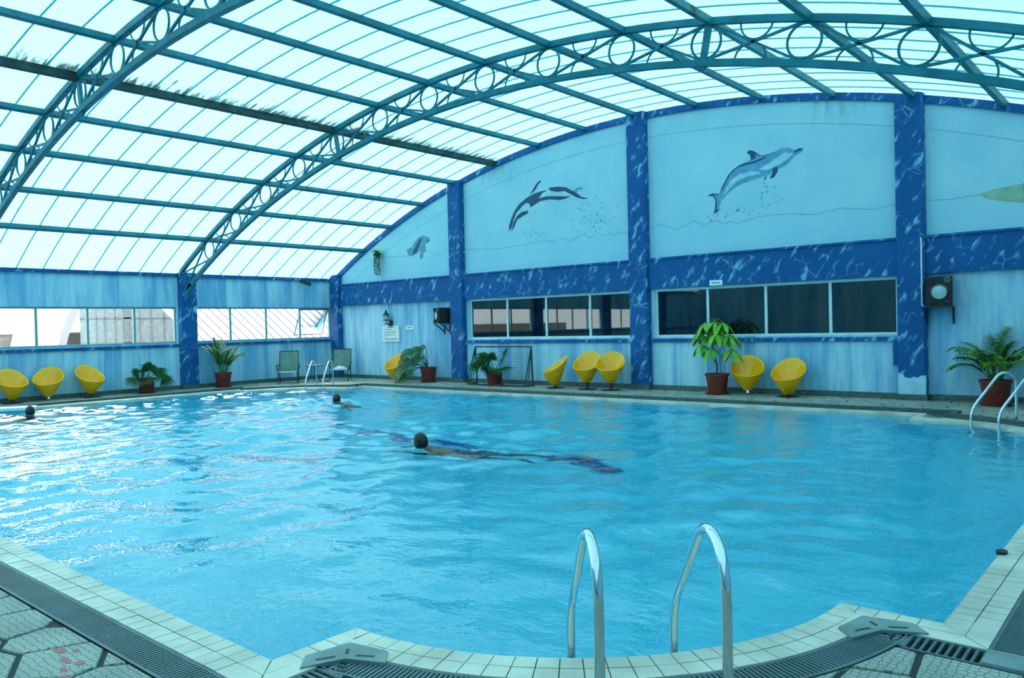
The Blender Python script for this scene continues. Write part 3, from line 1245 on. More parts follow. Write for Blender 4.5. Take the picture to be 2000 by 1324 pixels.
def truss(yy, label):
    root = thing('arched_truss', (0, yy, 0), 0, label, 'roof truss', 'arched roof trusses')
    hw = 0.05
    a0, a1 = math.asin((XL + 0.16 - XC) / RR), math.asin((XR - 0.05 - XC) / RR)
    MB().arcbox(a0, a1, 60, RT0, RT1, -hw, hw).build('top_chord', M_STEEL, root)
    MB().arcbox(a0 - 0.004, a1, 60, RB0, RB1, -hw, hw).build('bottom_chord', M_STEEL, root)
    rm, rad = (RT0 + RB1) / 2, (RT0 - RB1) / 2

    def pt(t, r, y=0.0):
        x, z = arc(t, r)
        return (x, y, z)

    ring0 = None
    for k in range(-7, 8):
        t = k * PSTEP
        c = Vector(pt(t, rm))
        er = Vector((math.sin(t), 0, math.cos(t)))
        et = Vector((math.cos(t), 0, -math.sin(t)))
        path = [c + (er * math.cos(2 * PI * i / 28) + et * math.sin(2 * PI * i / 28)) * (rad - 0.012) for i in range(28)]
        MB().tube(path, 0.0195, 6, closed=True).build('ring', M_STEEL, root, smooth=True)
        if abs(k) == 3:
            p = MB()
            p.bar(pt(t, RB0 - 0.05), pt(t, RT1 - 0.02), 0.10, 0.055, up=(0, 1, 0))
            p.build('splice_post', M_STEEL, root)
        # crossed bars and half rings of the panel towards the next ring
        tn = (k + 1) * PSTEP if k < 7 else a1
        da = 0.09 / RR
        if k < 7:
            for (ra, rb) in ((RT0 - .01, RB1 + .01), (RB1 + .01, RT0 - .01)):
                MB().bar(pt(t + da, ra), pt(tn - da, rb), 0.036, 0.036, up=(0, 1, 0)).build('diagonal_bar', M_STEEL, root)
            tm = (t + tn) / 2
            for sgn, rc in ((-1, RT0 + .01), (1, RB1 - .01)):
                cm = Vector(pt(tm, rc))
                e1 = Vector((math.sin(tm), 0, math.cos(tm)))
                e2 = Vector((math.cos(tm), 0, -math.sin(tm)))
                hr = 0.245
                path = [cm + e2 * (hr * math.cos(PI * i / 14)) + e1 * (sgn * hr * 0.98 * math.sin(PI * i / 14)) for i in range(15)]
                MB().tube(path, 0.0145, 6).build('half_ring', M_STEEL, root, smooth=True)
    # end panels beside the columns
    for k, te in ((-7, a0), (7, a1)):
        t = k * PSTEP
        da = math.copysign(0.09 / RR, te - t)
        for (ra, rb) in ((RT0 - .01, RB1 + .01), (RB1 + .01, RT0 - .01)):
            MB().bar(pt(t + da, ra), pt(te, rb), 0.036, 0.036, up=(0, 1, 0)).build('diagonal_bar', M_STEEL, root)
    # foot brackets on the columns
    for te, sx in ((a0, -1), (a1, 1)):
        x, z = arc(te, RB0)
        MB().bar((x - sx * 0.25, 0, z + 0.22), (x + sx * 0.05, 0, z - 0.12), 0.12, 0.10, up=(0, 1, 0)).build('foot_bracket', M_STEEL, root)
    return root


truss(TRUSS_Y[0], 'complete teal arched truss crossing the view in front of the dolphin wall')
truss(TRUSS_Y[1], 'teal arched truss cut off by the upper left edge of the view')

# ------------------------------------------------------------------ mural painted on the gable (x, z on the wall)
D2_BODY = [(-6.175, 5.156), (-6.248, 5.168), (-6.338, 5.134), (-6.395, 5.176), (-6.493, 5.224), (-6.593, 5.233), (-6.694, 5.208), (-6.779, 5.173), (-6.916, 5.145), (-7.08, 5.137), (-7.14, 5.188), (-7.209, 5.25), (-7.296, 5.294), (-7.366, 5.292), (-7.394, 5.254), (-7.333, 5.202), (-7.307, 5.148), (-7.317, 5.091), (-7.46, 5.045), (-7.605, 4.999), (-7.733, 4.924), (-7.845, 4.821), (-7.921, 4.694), (-7.998, 4.566), (-8.066, 4.446), (-8.215, 4.473), (-8.301, 4.458), (-8.339, 4.428), (-8.226, 4.422), (-8.161, 4.345), (-8.154, 4.257), (-8.165, 4.154), (-8.196, 4.028), (-8.121, 4.045), (-8.063, 4.125), (-8.033, 4.243), (-8.013, 4.31), (-7.975, 4.314), (-7.834, 4.442), (-7.65, 4.555), (-7.469, 4.607), (-7.255, 4.654), (-7.063, 4.677), (-6.89, 4.719), (-6.702, 4.799), (-6.584, 4.831), (-6.466, 4.903), (-6.365, 5.001), (-6.316, 5.034), (-6.176, 5.092)]
D2_BACK = [(-6.908, 5.115), (-7.056, 5.051), (-7.213, 5.008), (-7.425, 4.994), (-7.605, 4.974), (-7.715, 4.905), (-7.808, 4.815), (-7.894, 4.673), (-7.98, 4.547), (-8.047, 4.46), (-7.998, 4.575), (-7.921, 4.694), (-7.845, 4.821), (-7.733, 4.924), (-7.605, 4.999), (-7.46, 5.042), (-7.318, 5.04), (-7.177, 5.061), (-7.055, 5.092)]
D2_STRIPE = [(-6.728, 5.181), (-6.916, 5.137), (-7.08, 5.129), (-7.14, 5.164), (-7.054, 5.142), (-6.916, 5.15), (-6.779, 5.176)]
D2_LIGHT = [(-6.38, 5.085), (-6.545, 5.127), (-6.714, 5.055), (-6.92, 4.947), (-7.146, 4.856), (-6.974, 4.814), (-6.802, 4.855), (-6.633, 4.912), (-6.464, 5.0)]
D2_BELLY = [(-7.078, 4.796), (-7.322, 4.839), (-7.572, 4.816), (-7.774, 4.708), (-7.906, 4.537), (-7.964, 4.39), (-7.833, 4.511), (-7.647, 4.665), (-7.413, 4.735), (-7.148, 4.756)]
D2_FIN = [(-7.08, 5.137), (-7.14, 5.188), (-7.209, 5.25), (-7.296, 5.294), (-7.366, 5.292), (-7.394, 5.254), (-7.333, 5.202), (-7.307, 5.148), (-7.317, 5.091), (-7.212, 5.1), (-7.193, 5.163), (-7.235, 5.22), (-7.158, 5.166), (-7.115, 5.135)]
D2_PEC = [(-6.751, 4.864), (-6.71, 4.825), (-6.72, 4.744), (-6.806, 4.633), (-6.892, 4.629), (-6.83, 4.727), (-6.82, 4.825)]
D2_PEC2 = [(-6.951, 4.687), (-6.995, 4.61), (-7.029, 4.623), (-6.985, 4.675)]
D2_FLUKE = [(-8.066, 4.446), (-8.215, 4.473), (-8.301, 4.458), (-8.339, 4.428), (-8.226, 4.422), (-8.161, 4.345), (-8.154, 4.257), (-8.165, 4.154), (-8.196, 4.028), (-8.121, 4.045), (-8.063, 4.125), (-8.064, 4.091), (-8.135, 4.082), (-8.117, 4.201), (-8.13, 4.341), (-8.188, 4.435), (-8.075, 4.421)]
D2_BEAK = [(-6.175, 5.156), (-6.248, 5.168), (-6.338, 5.134), (-6.348, 5.083), (-6.282, 5.109), (-6.176, 5.124)]
D1_BODY = [(-14.282, 4.172), (-14.297, 4.349), (-14.229, 4.533), (-14.118, 4.711), (-13.947, 4.881), (-13.737, 5.029), (-13.531, 5.128), (-13.449, 5.195), (-13.304, 5.362), (-13.183, 5.438), (-13.124, 5.43), (-13.146, 5.341), (-13.209, 5.211), (-13.091, 5.226), (-12.857, 5.226), (-12.589, 5.206), (-12.326, 5.156), (-12.143, 5.058), (-12.063, 5.018), (-11.995, 5.083), (-11.849, 5.094), (-11.76, 5.044), (-11.851, 5.02), (-11.944, 4.943), (-11.82, 4.839), (-11.623, 4.786), (-11.786, 4.747), (-11.967, 4.769), (-12.112, 4.86), (-12.185, 4.878), (-12.335, 4.837), (-12.562, 4.834), (-12.869, 4.825), (-13.105, 4.746), (-13.346, 4.619), (-13.488, 4.542), (-13.369, 4.504), (-13.411, 4.431), (-13.553, 4.393), (-13.715, 4.422), (-13.921, 4.374), (-14.09, 4.265), (-14.219, 4.166)]
D1_BACK = [(-14.294, 4.189), (-14.289, 4.348), (-14.208, 4.53), (-14.076, 4.738), (-13.905, 4.901), (-13.655, 5.034), (-13.371, 5.123), (-13.093, 5.156), (-12.898, 5.155), (-13.094, 5.104), (-13.236, 4.968), (-12.98, 4.998), (-12.634, 4.961), (-12.296, 4.913), (-12.147, 4.909), (-12.297, 4.862), (-12.524, 4.842), (-12.866, 4.901), (-13.179, 4.899), (-13.502, 4.767), (-13.571, 4.884), (-13.659, 4.91), (-13.825, 4.82), (-14.015, 4.668), (-14.125, 4.49), (-14.194, 4.307)]
D1_TOP = [(-12.877, 5.213), (-12.589, 5.203), (-12.326, 5.153), (-12.143, 5.055), (-12.063, 5.012), (-11.963, 4.946), (-11.82, 4.833), (-11.631, 4.787), (-11.785, 4.776), (-12.002, 4.856), (-12.147, 4.939), (-12.367, 5.057), (-12.631, 5.069), (-12.84, 5.132)]
D1_FIN = [(-13.531, 5.128), (-13.449, 5.195), (-13.304, 5.362), (-13.183, 5.438), (-13.124, 5.43), (-13.245, 5.323), (-13.348, 5.198), (-13.45, 5.149)]
D1_EYE = [(-14.127, 4.427), (-13.997, 4.587), (-13.829, 4.679), (-13.592, 4.699), (-13.628, 4.61), (-13.792, 4.565), (-13.979, 4.491), (-14.088, 4.328), (-14.219, 4.182)]
D1_FLUKE = [(-12.063, 5.018), (-11.995, 5.083), (-11.849, 5.094), (-11.76, 5.044), (-11.851, 5.041), (-11.942, 5.032), (-11.98, 4.963)]
D0_BODY = [(-18.5, 4.016), (-18.256, 4.097), (-18.132, 4.228), (-17.95, 4.352), (-17.773, 4.404), (-17.6, 4.361), (-17.442, 4.295), (-17.491, 4.212), (-17.636, 4.165), (-17.643, 3.987), (-17.617, 3.906), (-17.733, 3.915), (-17.768, 3.758), (-17.858, 3.677), (-17.912, 3.789), (-17.847, 3.964), (-17.966, 3.933), (-18.267, 3.816), (-18.386, 3.825)]
D0_DARK = [(-18.236, 3.834), (-18.14, 4.027), (-17.954, 4.253), (-17.775, 4.337), (-17.9, 4.128), (-18.025, 3.918)]
D0_SHADE = [(-17.619, 4.176), (-17.46, 4.277), (-17.479, 4.211), (-17.608, 4.163)]
WL0 = [(-20.65, 3.858), (-20.08, 3.825), (-19.436, 3.883), (-18.507, 3.839), (-17.494, 3.917), (-17.276, 3.808), (-17.112, 3.734), (-16.881, 3.868), (-16.751, 3.896), (-16.455, 3.849)]
WL1 = [(-16.018, 3.829), (-14.693, 3.752), (-13.899, 3.789), (-13.389, 3.81), (-13.092, 3.83), (-12.751, 3.782), (-12.513, 3.855), (-12.365, 3.802), (-12.218, 3.753), (-12.037, 3.799), (-11.81, 3.883), (-11.597, 3.786), (-11.448, 3.824), (-11.312, 3.863), (-11.21, 3.78), (-11.002, 3.846), (-10.868, 3.764), (-10.694, 3.848), (-10.497, 3.786), (-10.394, 3.802)]
WL2 = [(-9.878, 3.851), (-9.64, 3.9), (-9.435, 3.88), (-9.208, 3.761), (-8.928, 3.805), (-8.704, 3.912), (-8.438, 3.78), (-8.26, 3.843), (-8.116, 3.851), (-7.988, 3.769), (-7.804, 3.807), (-7.649, 3.746), (-7.452, 3.782), (-7.176, 3.831), (-6.816, 3.847), (-6.391, 3.811), (-5.984, 3.756), (-5.65, 3.793), (-5.376, 3.824), (-5.049, 3.766), (-4.798, 3.723), (-4.359, 3.787)]
WL3 = [(-3.902, 3.801), (-3.458, 3.757), (-3.238, 3.778), (-2.997, 3.785), (-2.746, 3.782)]
ISLE = [(-2.997, 3.804), (-2.745, 3.855), (-2.273, 3.903), (-2.277, 3.56), (-2.47, 3.601), (-2.827, 3.69)]

def paint(name, poly, mat, lift, parent=None, label=None):
    mb = MB()
    pts = [Vector((x, z, 0)) for x, z in poly]
    tris = tessellate_polygon([pts])
    n = len(poly)
    mb.add([(x, YB - lift, z) for x, z in poly] + [(x, YB - 0.0002, z) for x, z in poly], [tuple(t) for t in tris] + [(i, (i + 1) % n, n + (i + 1) % n, n + i) for i in range(n)])
    o = mb.build(name, mat, parent or WB, fix=False)
    if label:
        o['label'] = label
    return o


def stroke(name, pts, wd, mat, lift):
    mb = MB()
    for a, b in zip(pts, pts[1:]):
        a, b = Vector(a), Vector(b)
        d = (b - a).normalized()
        n = Vector((-d.y, d.x)) * wd / 2
        e = d * wd * 0.3
        mb.add([(q.x, YB - lift, q.y) for q in (a - n - e, b - n + e, b + n + e, a + n - e)], [(0, 1, 2, 3)])
    return mb.build(name, mat, WB, fix=False)


d2 = paint('painted_dolphin', D2_BODY, M_DMID, 0.003, label='painted dolphin leaping up to the right')
for nm, poly, mt, lf in (('belly', D2_BELLY, M_DPALE, .005), ('flank', D2_LIGHT, M_DPALE, .005), ('back_stripe', D2_BACK, M_NAVY, .006), ('neck_stripe', D2_STRIPE, M_NAVY, .006), ('dorsal_fin', D2_FIN, M_NAVY, .007), ('flipper', D2_PEC, M_NAVY, .007), ('flipper', D2_PEC2, M_NAVY, .007), ('tail_fluke', D2_FLUKE, M_NAVY, .007), ('beak', D2_BEAK, M_NAVY, .007)):
    paint(nm, poly, mt, lf, d2)
d1 = paint('painted_dolphin', D1_BODY, M_DPALE, 0.003, label='painted striped dolphin diving to the left')
for nm, poly, mt, lf in (('back_stripe', D1_BACK, M_NAVY, .005), ('back_patch', D1_TOP, M_NAVY, .006), ('dorsal_fin', D1_FIN, M_NAVY, .006), ('eye_stripe', D1_EYE, M_NAVY, .006), ('tail_fluke', D1_FLUKE, M_DGREY, .006)):
    paint(nm, poly, mt, lf, d1)
d0 = paint('painted_dolphin', D0_BODY, M_DGREY, 0.003, label='small painted dolphin rising from the water line')
paint('shaded_side', D0_DARK, M_NAVY, .005, d0)
paint('beak', D0_SHADE, M_NAVY, .005, d0)
for pts in (WL0, WL1, WL2, WL3):
    stroke('painted_water_line', pts, 0.014, M_LINE, 0.002)
for a, b in zip(COLX, COLX[1:]):
    xs = [a + .27 + (b - a - .54) * i / 16 for i in range(17)]
    stroke('painted_arc_line', [(x, min(roof_z(x, -0.6) - 0.02, 9)) for x in xs if roof_z(x, -.6) > 3.2], 0.012, M_LINE, 0.002)
paint('painted_island', ISLE + [], M_OLIVE, 0.003)
MB().box((-2.28, YB - .003, 3.56), (-1.2, YB, 3.90)).build('painted_island', M_OLIVE, WB)
rb = random.Random(5)
drops = MB()
for cx, cz, sx, sz, n in ((-11.6, 4.25, .5, .4, 60), (-7.9, 3.95, .5, .12, 26), (-6.95, 4.25, .25, .3, 18), (-13.4, 4.1, .5, .1, 10)):
    for _ in range(n):
        x, z, r = cx + rb.gauss(0, sx * .6), cz + rb.gauss(0, sz * .6), rb.uniform(.012, .03)
        drops.add([(x + r * math.cos(i * PI / 3), YB - .002, z + r * math.sin(i * PI / 3)) for i in range(6)], [tuple(range(6))])
tag(drops.build('painted_droplet', M_LINE, WB, fix=False), kind='stuff')

# ------------------------------------------------------------------ yellow cone chairs
def cone_shell():
    n = 40
    rim = []
    for i in range(n):
        a = 2 * PI * i / n
        # +x is the low front
        rim.append(Vector((0.33 * math.cos(a) - 0.02, 0.355 * math.sin(a), 0.50 - 0.215 * math.cos(a) + 0.02 * math.cos(2 * a))))
    vs, fs = [], []
    rings = []

    def ring(fn):
        o = len(vs)
        for i in range(n):
            vs.append(tuple(fn(i)))
        rings.append(o)

    bot = [Vector((0.085 * math.cos(2 * PI * i / n), 0.085 * math.sin(2 * PI * i / n), 0.0)) for i in range(n)]
    for k in range(7):
        t = k / 6
        ring(lambda i: bot[i].lerp(rim[i], t) + Vector((bot[i].x, bot[i].y, 0)) * (0.25 * math.sin(PI * t)))
    c = sum(rim, Vector()) / n
    lip = [r + (Vector((c.x, c.y, r.z)) - r).normalized() * 0.016 + Vector((0, 0, 0.012)) for r in rim]
    inn = [r + (Vector((c.x, c.y, r.z)) - r).normalized() * 0.034 for r in rim]
    seat = [Vector((0.17 * math.cos(2 * PI * i / n) + 0.01, 0.18 * math.sin(2 * PI * i / n), 0.235)) for i in range(n)]
    ring(lambda i: lip[i])
    ring(lambda i: inn[i])
    for k in range(1, 6):
        t = k / 6
        ring(lambda i: inn[i].lerp(seat[i], t))
    ring(lambda i: seat[i] - Vector((0, 0, 0.01)))
    ring(lambda i: seat[i] * 0.5 + Vector((0, 0, 0.11)))
    for a, b in zip(rings, rings[1:]):
        for i in range(n):
            j = (i + 1) % n
            fs.append((a + i, a + j, b + j, b + i))
    fs.append(tuple(rings[-1] + i for i in range(n)))
    fs.append(tuple(reversed(range(n))))
    return MB().add(vs, fs)


shell0 = [None]


def cone_chair(loc, face, ped, chrome, label):
    """face: compass angle of the low front; ped: height of the cone's foot above the floor"""
    root = thing('cone_chair', (loc[0], loc[1], 0.002), face, label, 'chair', 'yellow cone chairs by the pool')
    if shell0[0] is None:
        o = cone_shell().build('shell', M_YELLOW, root, smooth=True)
        shell0[0] = o
    else:
        o = copy_part(shell0[0], 'shell', root)
    o.location = (0, 0, ped)
    if chrome:
        MB().lathe([(.11, 0), (.11, .012), (.05, .03), (.035, .05), (.035, ped + .02)], 20).build('pedestal', M_CHROME, root, smooth=True)
    else:
        MB().lathe([(.23, 0), (.23, .012), (.20, .022), (.06, .03)], 28).build('base_disc', M_BLACK, root, smooth=True)
        MB().lathe([(.055, .02), (.04, .05), (.04, ped + .015)], 16).build('pedestal', M_BLACK, root, smooth=True)
    return root


A = math.radians
cone_chair((-21.80, 6.72), A(5), .10, False, 'yellow cone chair cut off by the left edge of the view')
cone_chair((-21.84, 7.53), A(-32), .10, True, 'yellow cone chair on a chrome foot against the side wall')
cone_chair((-21.80, 8.53), A(10), .10, False, 'yellow cone chair beside the potted fan palm at the side wall')
cone_chair((-18.72, 16.22), A(-80), .07, True, 'lone yellow cone chair under the white notice board')
cone_chair((-12.30, 15.95), A(-130), .07, False, 'yellow cone chair seen side-on next to the small goal')
cone_chair((-11.29, 15.92), A(-78), .18, False, 'middle yellow cone chair of the trio by the wall')
cone_chair((-10.62, 15.95), A(-70), .18, False, 'yellow cone chair of the trio touching the column')
cone_chair((-7.29, 16.22), A(-70), .10, True, 'yellow cone chair on a chrome foot beside the umbrella plant')
cone_chair((-6.38, 16.15), A(-88), .05, False, 'low yellow cone chair nearest the right-hand loudspeaker')

# ------------------------------------------------------------------ potted plants
def pot_parts(root, s=1.0, saucer=True):
    p = MB().lathe([(.185, .03), (.205, .16), (.212, .17), (.218, .25), (.225, .26), (.238, .40), (.265, .405), (.268, .45), (.25, .452), (.235, .40), (.0001, .40)], 28, cap0=True, cap1=False)
    p.v = [(x * s, y * s, z * s) for x, y, z in p.v]
    pot = p.build('pot', M_POT, root, smooth=True)
    MB().lathe([(.232 * s, .395 * s), (.12 * s, .41 * s), (.001, .415 * s)], 20, cap0=False, cap1=False).build('soil', M_SOIL, root)
    if saucer:
        MB().lathe([(.20 * s, 0), (.24 * s, .005), (.255 * s, .04 * s), (.24 * s, .04 * s), (.2 * s, .02 * s)], 24).build('saucer', M_POT, root, smooth=True)
    return pot


def leaf_blade(mb, base, d, up, L, W, droop=0.2, fold=0.25, n=4, shape=None):
    """one tapering leaf blade with a central fold"""
    base, d, up = Vector(base), Vector(d).normalized(), Vector(up)
    side = d.cross(up)
    if side.length < 1e-3:
        side = d.cross(Vector((1, 0.2, 0)))
    side.normalize()
    nrm = side.cross(d).normalized()
    o = len(mb.v)
    for i in range(n + 1):
        t = i / n
        ww = W * (shape(t) if shape else math.sin(PI * min(1, t * 0.93 + 0.07)) ** 0.7)
        c = base + d * (L * t) + Vector((0, 0, -droop * L * t * t))
        mb.v += [tuple(c - side * ww / 2 + nrm * (fold * ww / 2)), tuple(c), tuple(c + side * ww / 2 + nrm * (fold * ww / 2))]
    for i in range(n):
        a = o + i * 3
        mb.f += [(a, a + 1, a + 4, a + 3), (a + 1, a + 2, a + 5, a + 4)]


def feather_frond(rng, az, L, lift, spread, leaf=0.2, npair=17, stalk=M_GREENSTEM):
    """arching palm frond with two rows of leaflets"""
    pts = []
    el = lift
    p = Vector((0.03 * math.cos(az), 0.03 * math.sin(az), 0))
    n = 18
    for i in range(n + 1):
        pts.append(p.copy())
        d = Vector((math.cos(az) * math.cos(el), math.sin(az) * math.cos(el), math.sin(el)))
        p = p + d * (L / n)
        el -= spread / n * (0.35 + 1.3 * i / n)
    mb = MB()
    mb.tube(pts, 0.009, 5, taper=[1 - 0.75 * i / n for i in range(n + 1)])
    for k in range(npair):
        t = 0.24 + 0.75 * k / npair
        i = min(n - 1, int(t * n))
        q = pts[i].lerp(pts[i + 1], t * n - i)
        d = (pts[i + 1] - pts[i]).normalized()
        side = d.cross(Vector((0, 0, 1)))
        side = side.normalized() if side.length > 1e-3 else Vector((1, 0, 0))
        ll = leaf * (0.55 + 0.75 * math.sin(PI * (0.15 + 0.8 * k / npair)))
        for s in (-1, 1):
            dd = (side * s * 0.9 + d * 0.75 + Vector((0, 0, 0.22 + rng.uniform(-.15, .1)))).normalized()
            leaf_blade(mb, q, dd, (0, 0, 1), ll * rng.uniform(.85, 1.1), 0.034, droop=0.45, n=3)
    return mb


def areca(loc, s, label, seed, fronds, L, kw=None):
    root = thing('potted_palm', (loc[0], loc[1], 0.002), 0, label, 'plant')
    pot_parts(root, s)
    rng = random.Random(seed)
    for k in range(7):
        a = rng.uniform(0, 2 * PI)
        b = Vector((.06 * math.cos(a), .06 * math.sin(a), .39 * s))
        MB().tube([b, b + Vector((.02 * math.cos(a), .02 * math.sin(a), .16 * s))], .014, 6).build('cane', M_GREENSTEM, root, smooth=True)
    for k in range(fronds):
        az = 2 * PI * k / fronds + rng.uniform(-.25, .25)
        lift = rng.uniform(kw[0], kw[1])
        wall_side = max(0.0, math.cos(az - (PI if loc[0] < -20 else PI / 2)))
        o = feather_frond(rng, az, L * rng.uniform(.8, 1.1), min(1.52, lift + .45 * wall_side), rng.uniform(kw[2], kw[3]) * (1 - .72 * wall_side), leaf=.23, npair=22).build('frond', M_PALM, root, fix=False)
        o.location = (.05 * math.cos(az), .05 * math.sin(az), .44 * s)
    return root


areca((-21.72, 12.20), .95, 'tall feathery palm in a red-brown pot beside the side wall column', 4, 13, 1.05, (1.18, 1.5, .75, 1.35))
areca((-2.66, 16.10), 1.0, 'bushy feathery palm in a red-brown pot behind the far ladder', 9, 20, .92, (.85, 1.45, 1.2, 2.0))


def fan_palm(loc, s, label, seed, specs, mat):
    root = thing('potted_fan_palm', (loc[0], loc[1], 0.002), 0, label, 'plant')
    pot_parts(root, s)
    rng = random.Random(seed)
    for az, el, L, fr in specs:
        d = Vector((math.cos(az) * math.cos(el), math.sin(az) * math.cos(el), math.sin(el)))
        b = Vector((.03 * math.cos(az), .03 * math.sin(az), .40 * s))
        pts = [b + d * (L * t) + Vector((0, 0, -0.22 * L * t * t * math.cos(el))) for t in (0, .25, .5, .75, 1)]
        mb = MB()
        mb.tube(pts, .010, 5, taper=[1.3, 1.1, .9, .8, .7])
        hub = pts[-1]
        fd = (pts[-1] - pts[-2]).normalized()
        side = fd.cross(Vector((.55 + rng.uniform(-.2, .2), -.35, .7)))
        side = side.normalized() if side.length > .02 else Vector((1, 0, 0))
        nrm = side.cross(fd).normalized()
        nb = 15
        for i in range(nb):
            a = (i / (nb - 1) - .5) * math.radians(215)
            dd = fd * math.cos(a) + side * math.sin(a) + nrm * 0.12
            leaf_blade(mb, hub, dd, nrm, fr * rng.uniform(.9, 1.08) * (1 - .18 * abs(math.sin(a))), .055, droop=.38, n=4, fold=.5)
        mb.build('frond', mat, root, fix=False)
    return root


fan_palm((-21.75, 9.95), .92, 'low fan palm in a red-brown pot between cone chair and column', 2,
         [(A(-5), A(16), .34, .32), (A(78), A(16), .40, .36), (A(-66), A(16), .40, .36), (A(60), A(42), .36, .34), (A(-40), A(55), .34, .32), (A(100), A(65), .30, .30), (A(-90), A(50), .30, .30), (A(20), A(78), .34, .32)], M_DEEPLEAF)
fan_palm((-14.42, 16.02), .98, 'spreading fan palm in a red-brown pot inside the small goal', 6,
         [(A(-165), A(32), .50, .44), (A(-10), A(52), .66, .46), (A(-100), A(42), .38, .42), (A(-60), A(26), .44, .42), (A(-172), A(55), .46, .42), (A(-130), A(62), .40, .40), (A(-20), A(22), .48, .42), (A(-75), A(66), .40, .38)], M_DEEPLEAF)


def split_leaf(mb, hub, d, up, L, W, rng):
    """large leaf cut into fingers along both edges"""
    d = Vector(d).normalized()
    side = d.cross(Vector(up)).normalized()
    nrm = side.cross(d).normalized()
    hub = Vector(hub)

    def at(u, v):
        return hub + d * (u * L) + side * (v * W / 2) + nrm * (0.06 * L * abs(v)) + Vector((0, 0, -.28 * L * u * u))

    for k in range(6):
        u0, u1 = k / 6, (k + 1) / 6 - .035
        w0 = math.sin(PI * (0.12 + .82 * (k + .5) / 6)) ** .6
        for s in (-1, 1):
            o = len(mb.v)
            mb.v += [tuple(at(u0, 0)), tuple(at(u1 + .035, 0)), tuple(at(min(1.06, u1 + .10), s * w0 * .96)), tuple(at(u0 + .11, s * w0)), tuple(at(u0 + .03, s * w0 * .5)), tuple(at(u1 + .03, s * w0 * .5))]
            mb.f += [(o, o + 1, o + 5, o + 4), (o + 4, o + 5, o + 2, o + 3)]


root = thing('potted_monstera', (-17.14, 16.15, 0.002), 0, 'straggling split-leaf plant in a red-brown pot beside the lone yellow chair', 'plant')
pot_parts(root, .98)
rng = random.Random(12)
for hx, hy, hz, lf in ((-.10, -.22, 1.02, .34), (.08, -.18, 1.06, .32), (-.42, -.22, .92, .36), (-.60, -.28, .72, .36), (-.72, -.34, .52, .36), (-.28, -.34, .76, .32), (-.14, -.40, .60, .34), (-.46, -.46, .46, .36), (-.36, -.52, .26, .36), (-.16, -.48, .34, .30), (-.60, -.48, .28, .34), (.12, -.28, .74, .28), (-.24, -.12, .90, .30)):
    hub = Vector((hx, hy, hz))
    b = Vector((.04, -.05, .40))
    md = b.lerp(hub, .5) + Vector((0, 0, .10))
    pts = [b, b.lerp(md, .6) + Vector((0, 0, .03)), md, md.lerp(hub, .6) + Vector((0, 0, .02)), hub]
    mb = MB()
    mb.tube(pts, .009, 5)
    az = rng.uniform(-2.9, -.4) if hz > .55 else rng.uniform(-2.4, -.9)
    dd = Vector((math.cos(az), math.sin(az) * .7, -.35 - .35 * (hz < .6) + rng.uniform(-.2, .2)))
    split_leaf(mb, hub, dd, (rng.uniform(-.2, .7), -.75, .6), lf * 1.05, lf * .95, rng)
    mb.build('leaf', M_DEEPLEAF, root, fix=False)

root = thing('umbrella_plant', (-7.95, 16.12, 0.002), 0, 'tall umbrella plant with drooping bright leaves in a red-brown pot', 'plant')
pot_parts(root, 1.0)
tr = [(0, 0, .39), (.0, 0, .60), (-.02, 0, .72), (-.07, 0, .85), (-.085, 0, 1.0), (-.08, 0, 1.2), (-.06, 0, 1.45), (-.04, 0, 1.62)]
MB().tube(tr, .017, 7, taper=[1.2, 1.1, 1, 1, .95, .9, .8, .6]).build('trunk', M_BARK, root, smooth=True)
MB().tube([(.06, .05, .39), (.05, .05, 1.3)], .008, 6).build('support_stake', M_BARK, root)
rng = random.Random(21)
leaf_me = [None]


def oval(t):
    return (0.35 + 0.65 * t) * math.sin(PI * min(1, .06 + .94 * t)) ** .55 if t < .999 else 0.05


for hx, hz, tilt, hy, br in ((-.34, 1.35, -.5, -.06, .3), (-.18, 1.56, -.2, -.12, .25), (.02, 1.58, 0, -.10, .2), (.18, 1.56, .25, -.1, .2), (.30, 1.30, .4, -.06, .3), (.10, 1.32, .1, -.24, .3), (-.24, 1.08, -.4, -.14, .3), (.36, 1.0, .5, -.1, .3), (-.08, 1.42, -.1, .18, .3), (-.02, 1.02, 0, -.22, .3)):
    hub = Vector((hx * 1.12, hy, hz))
    st = Vector(tr[-1]) if hz > 1.2 else Vector(tr[-2]) + Vector((0, 0, -.12))
    MB().tube([st, (st + hub) / 2 + Vector((0, 0, .06)), hub], .007, 5).build('leaf_stalk', M_GREENSTEM, root)
    for k in range(7):
        a = 2 * PI * k / 7 + rng.uniform(-.2, .2)
        d = Vector((math.cos(a), math.sin(a) * .9, -.38 + rng.uniform(-.25, .2)))
        mb = MB()
        leaf_blade(mb, hub, d, (0, 0, 1), rng.uniform(.25, .31), .155, droop=.62, fold=.18, n=6, shape=oval)
        mb.build('leaf', M_BRIGHT, root, smooth=True, fix=False)

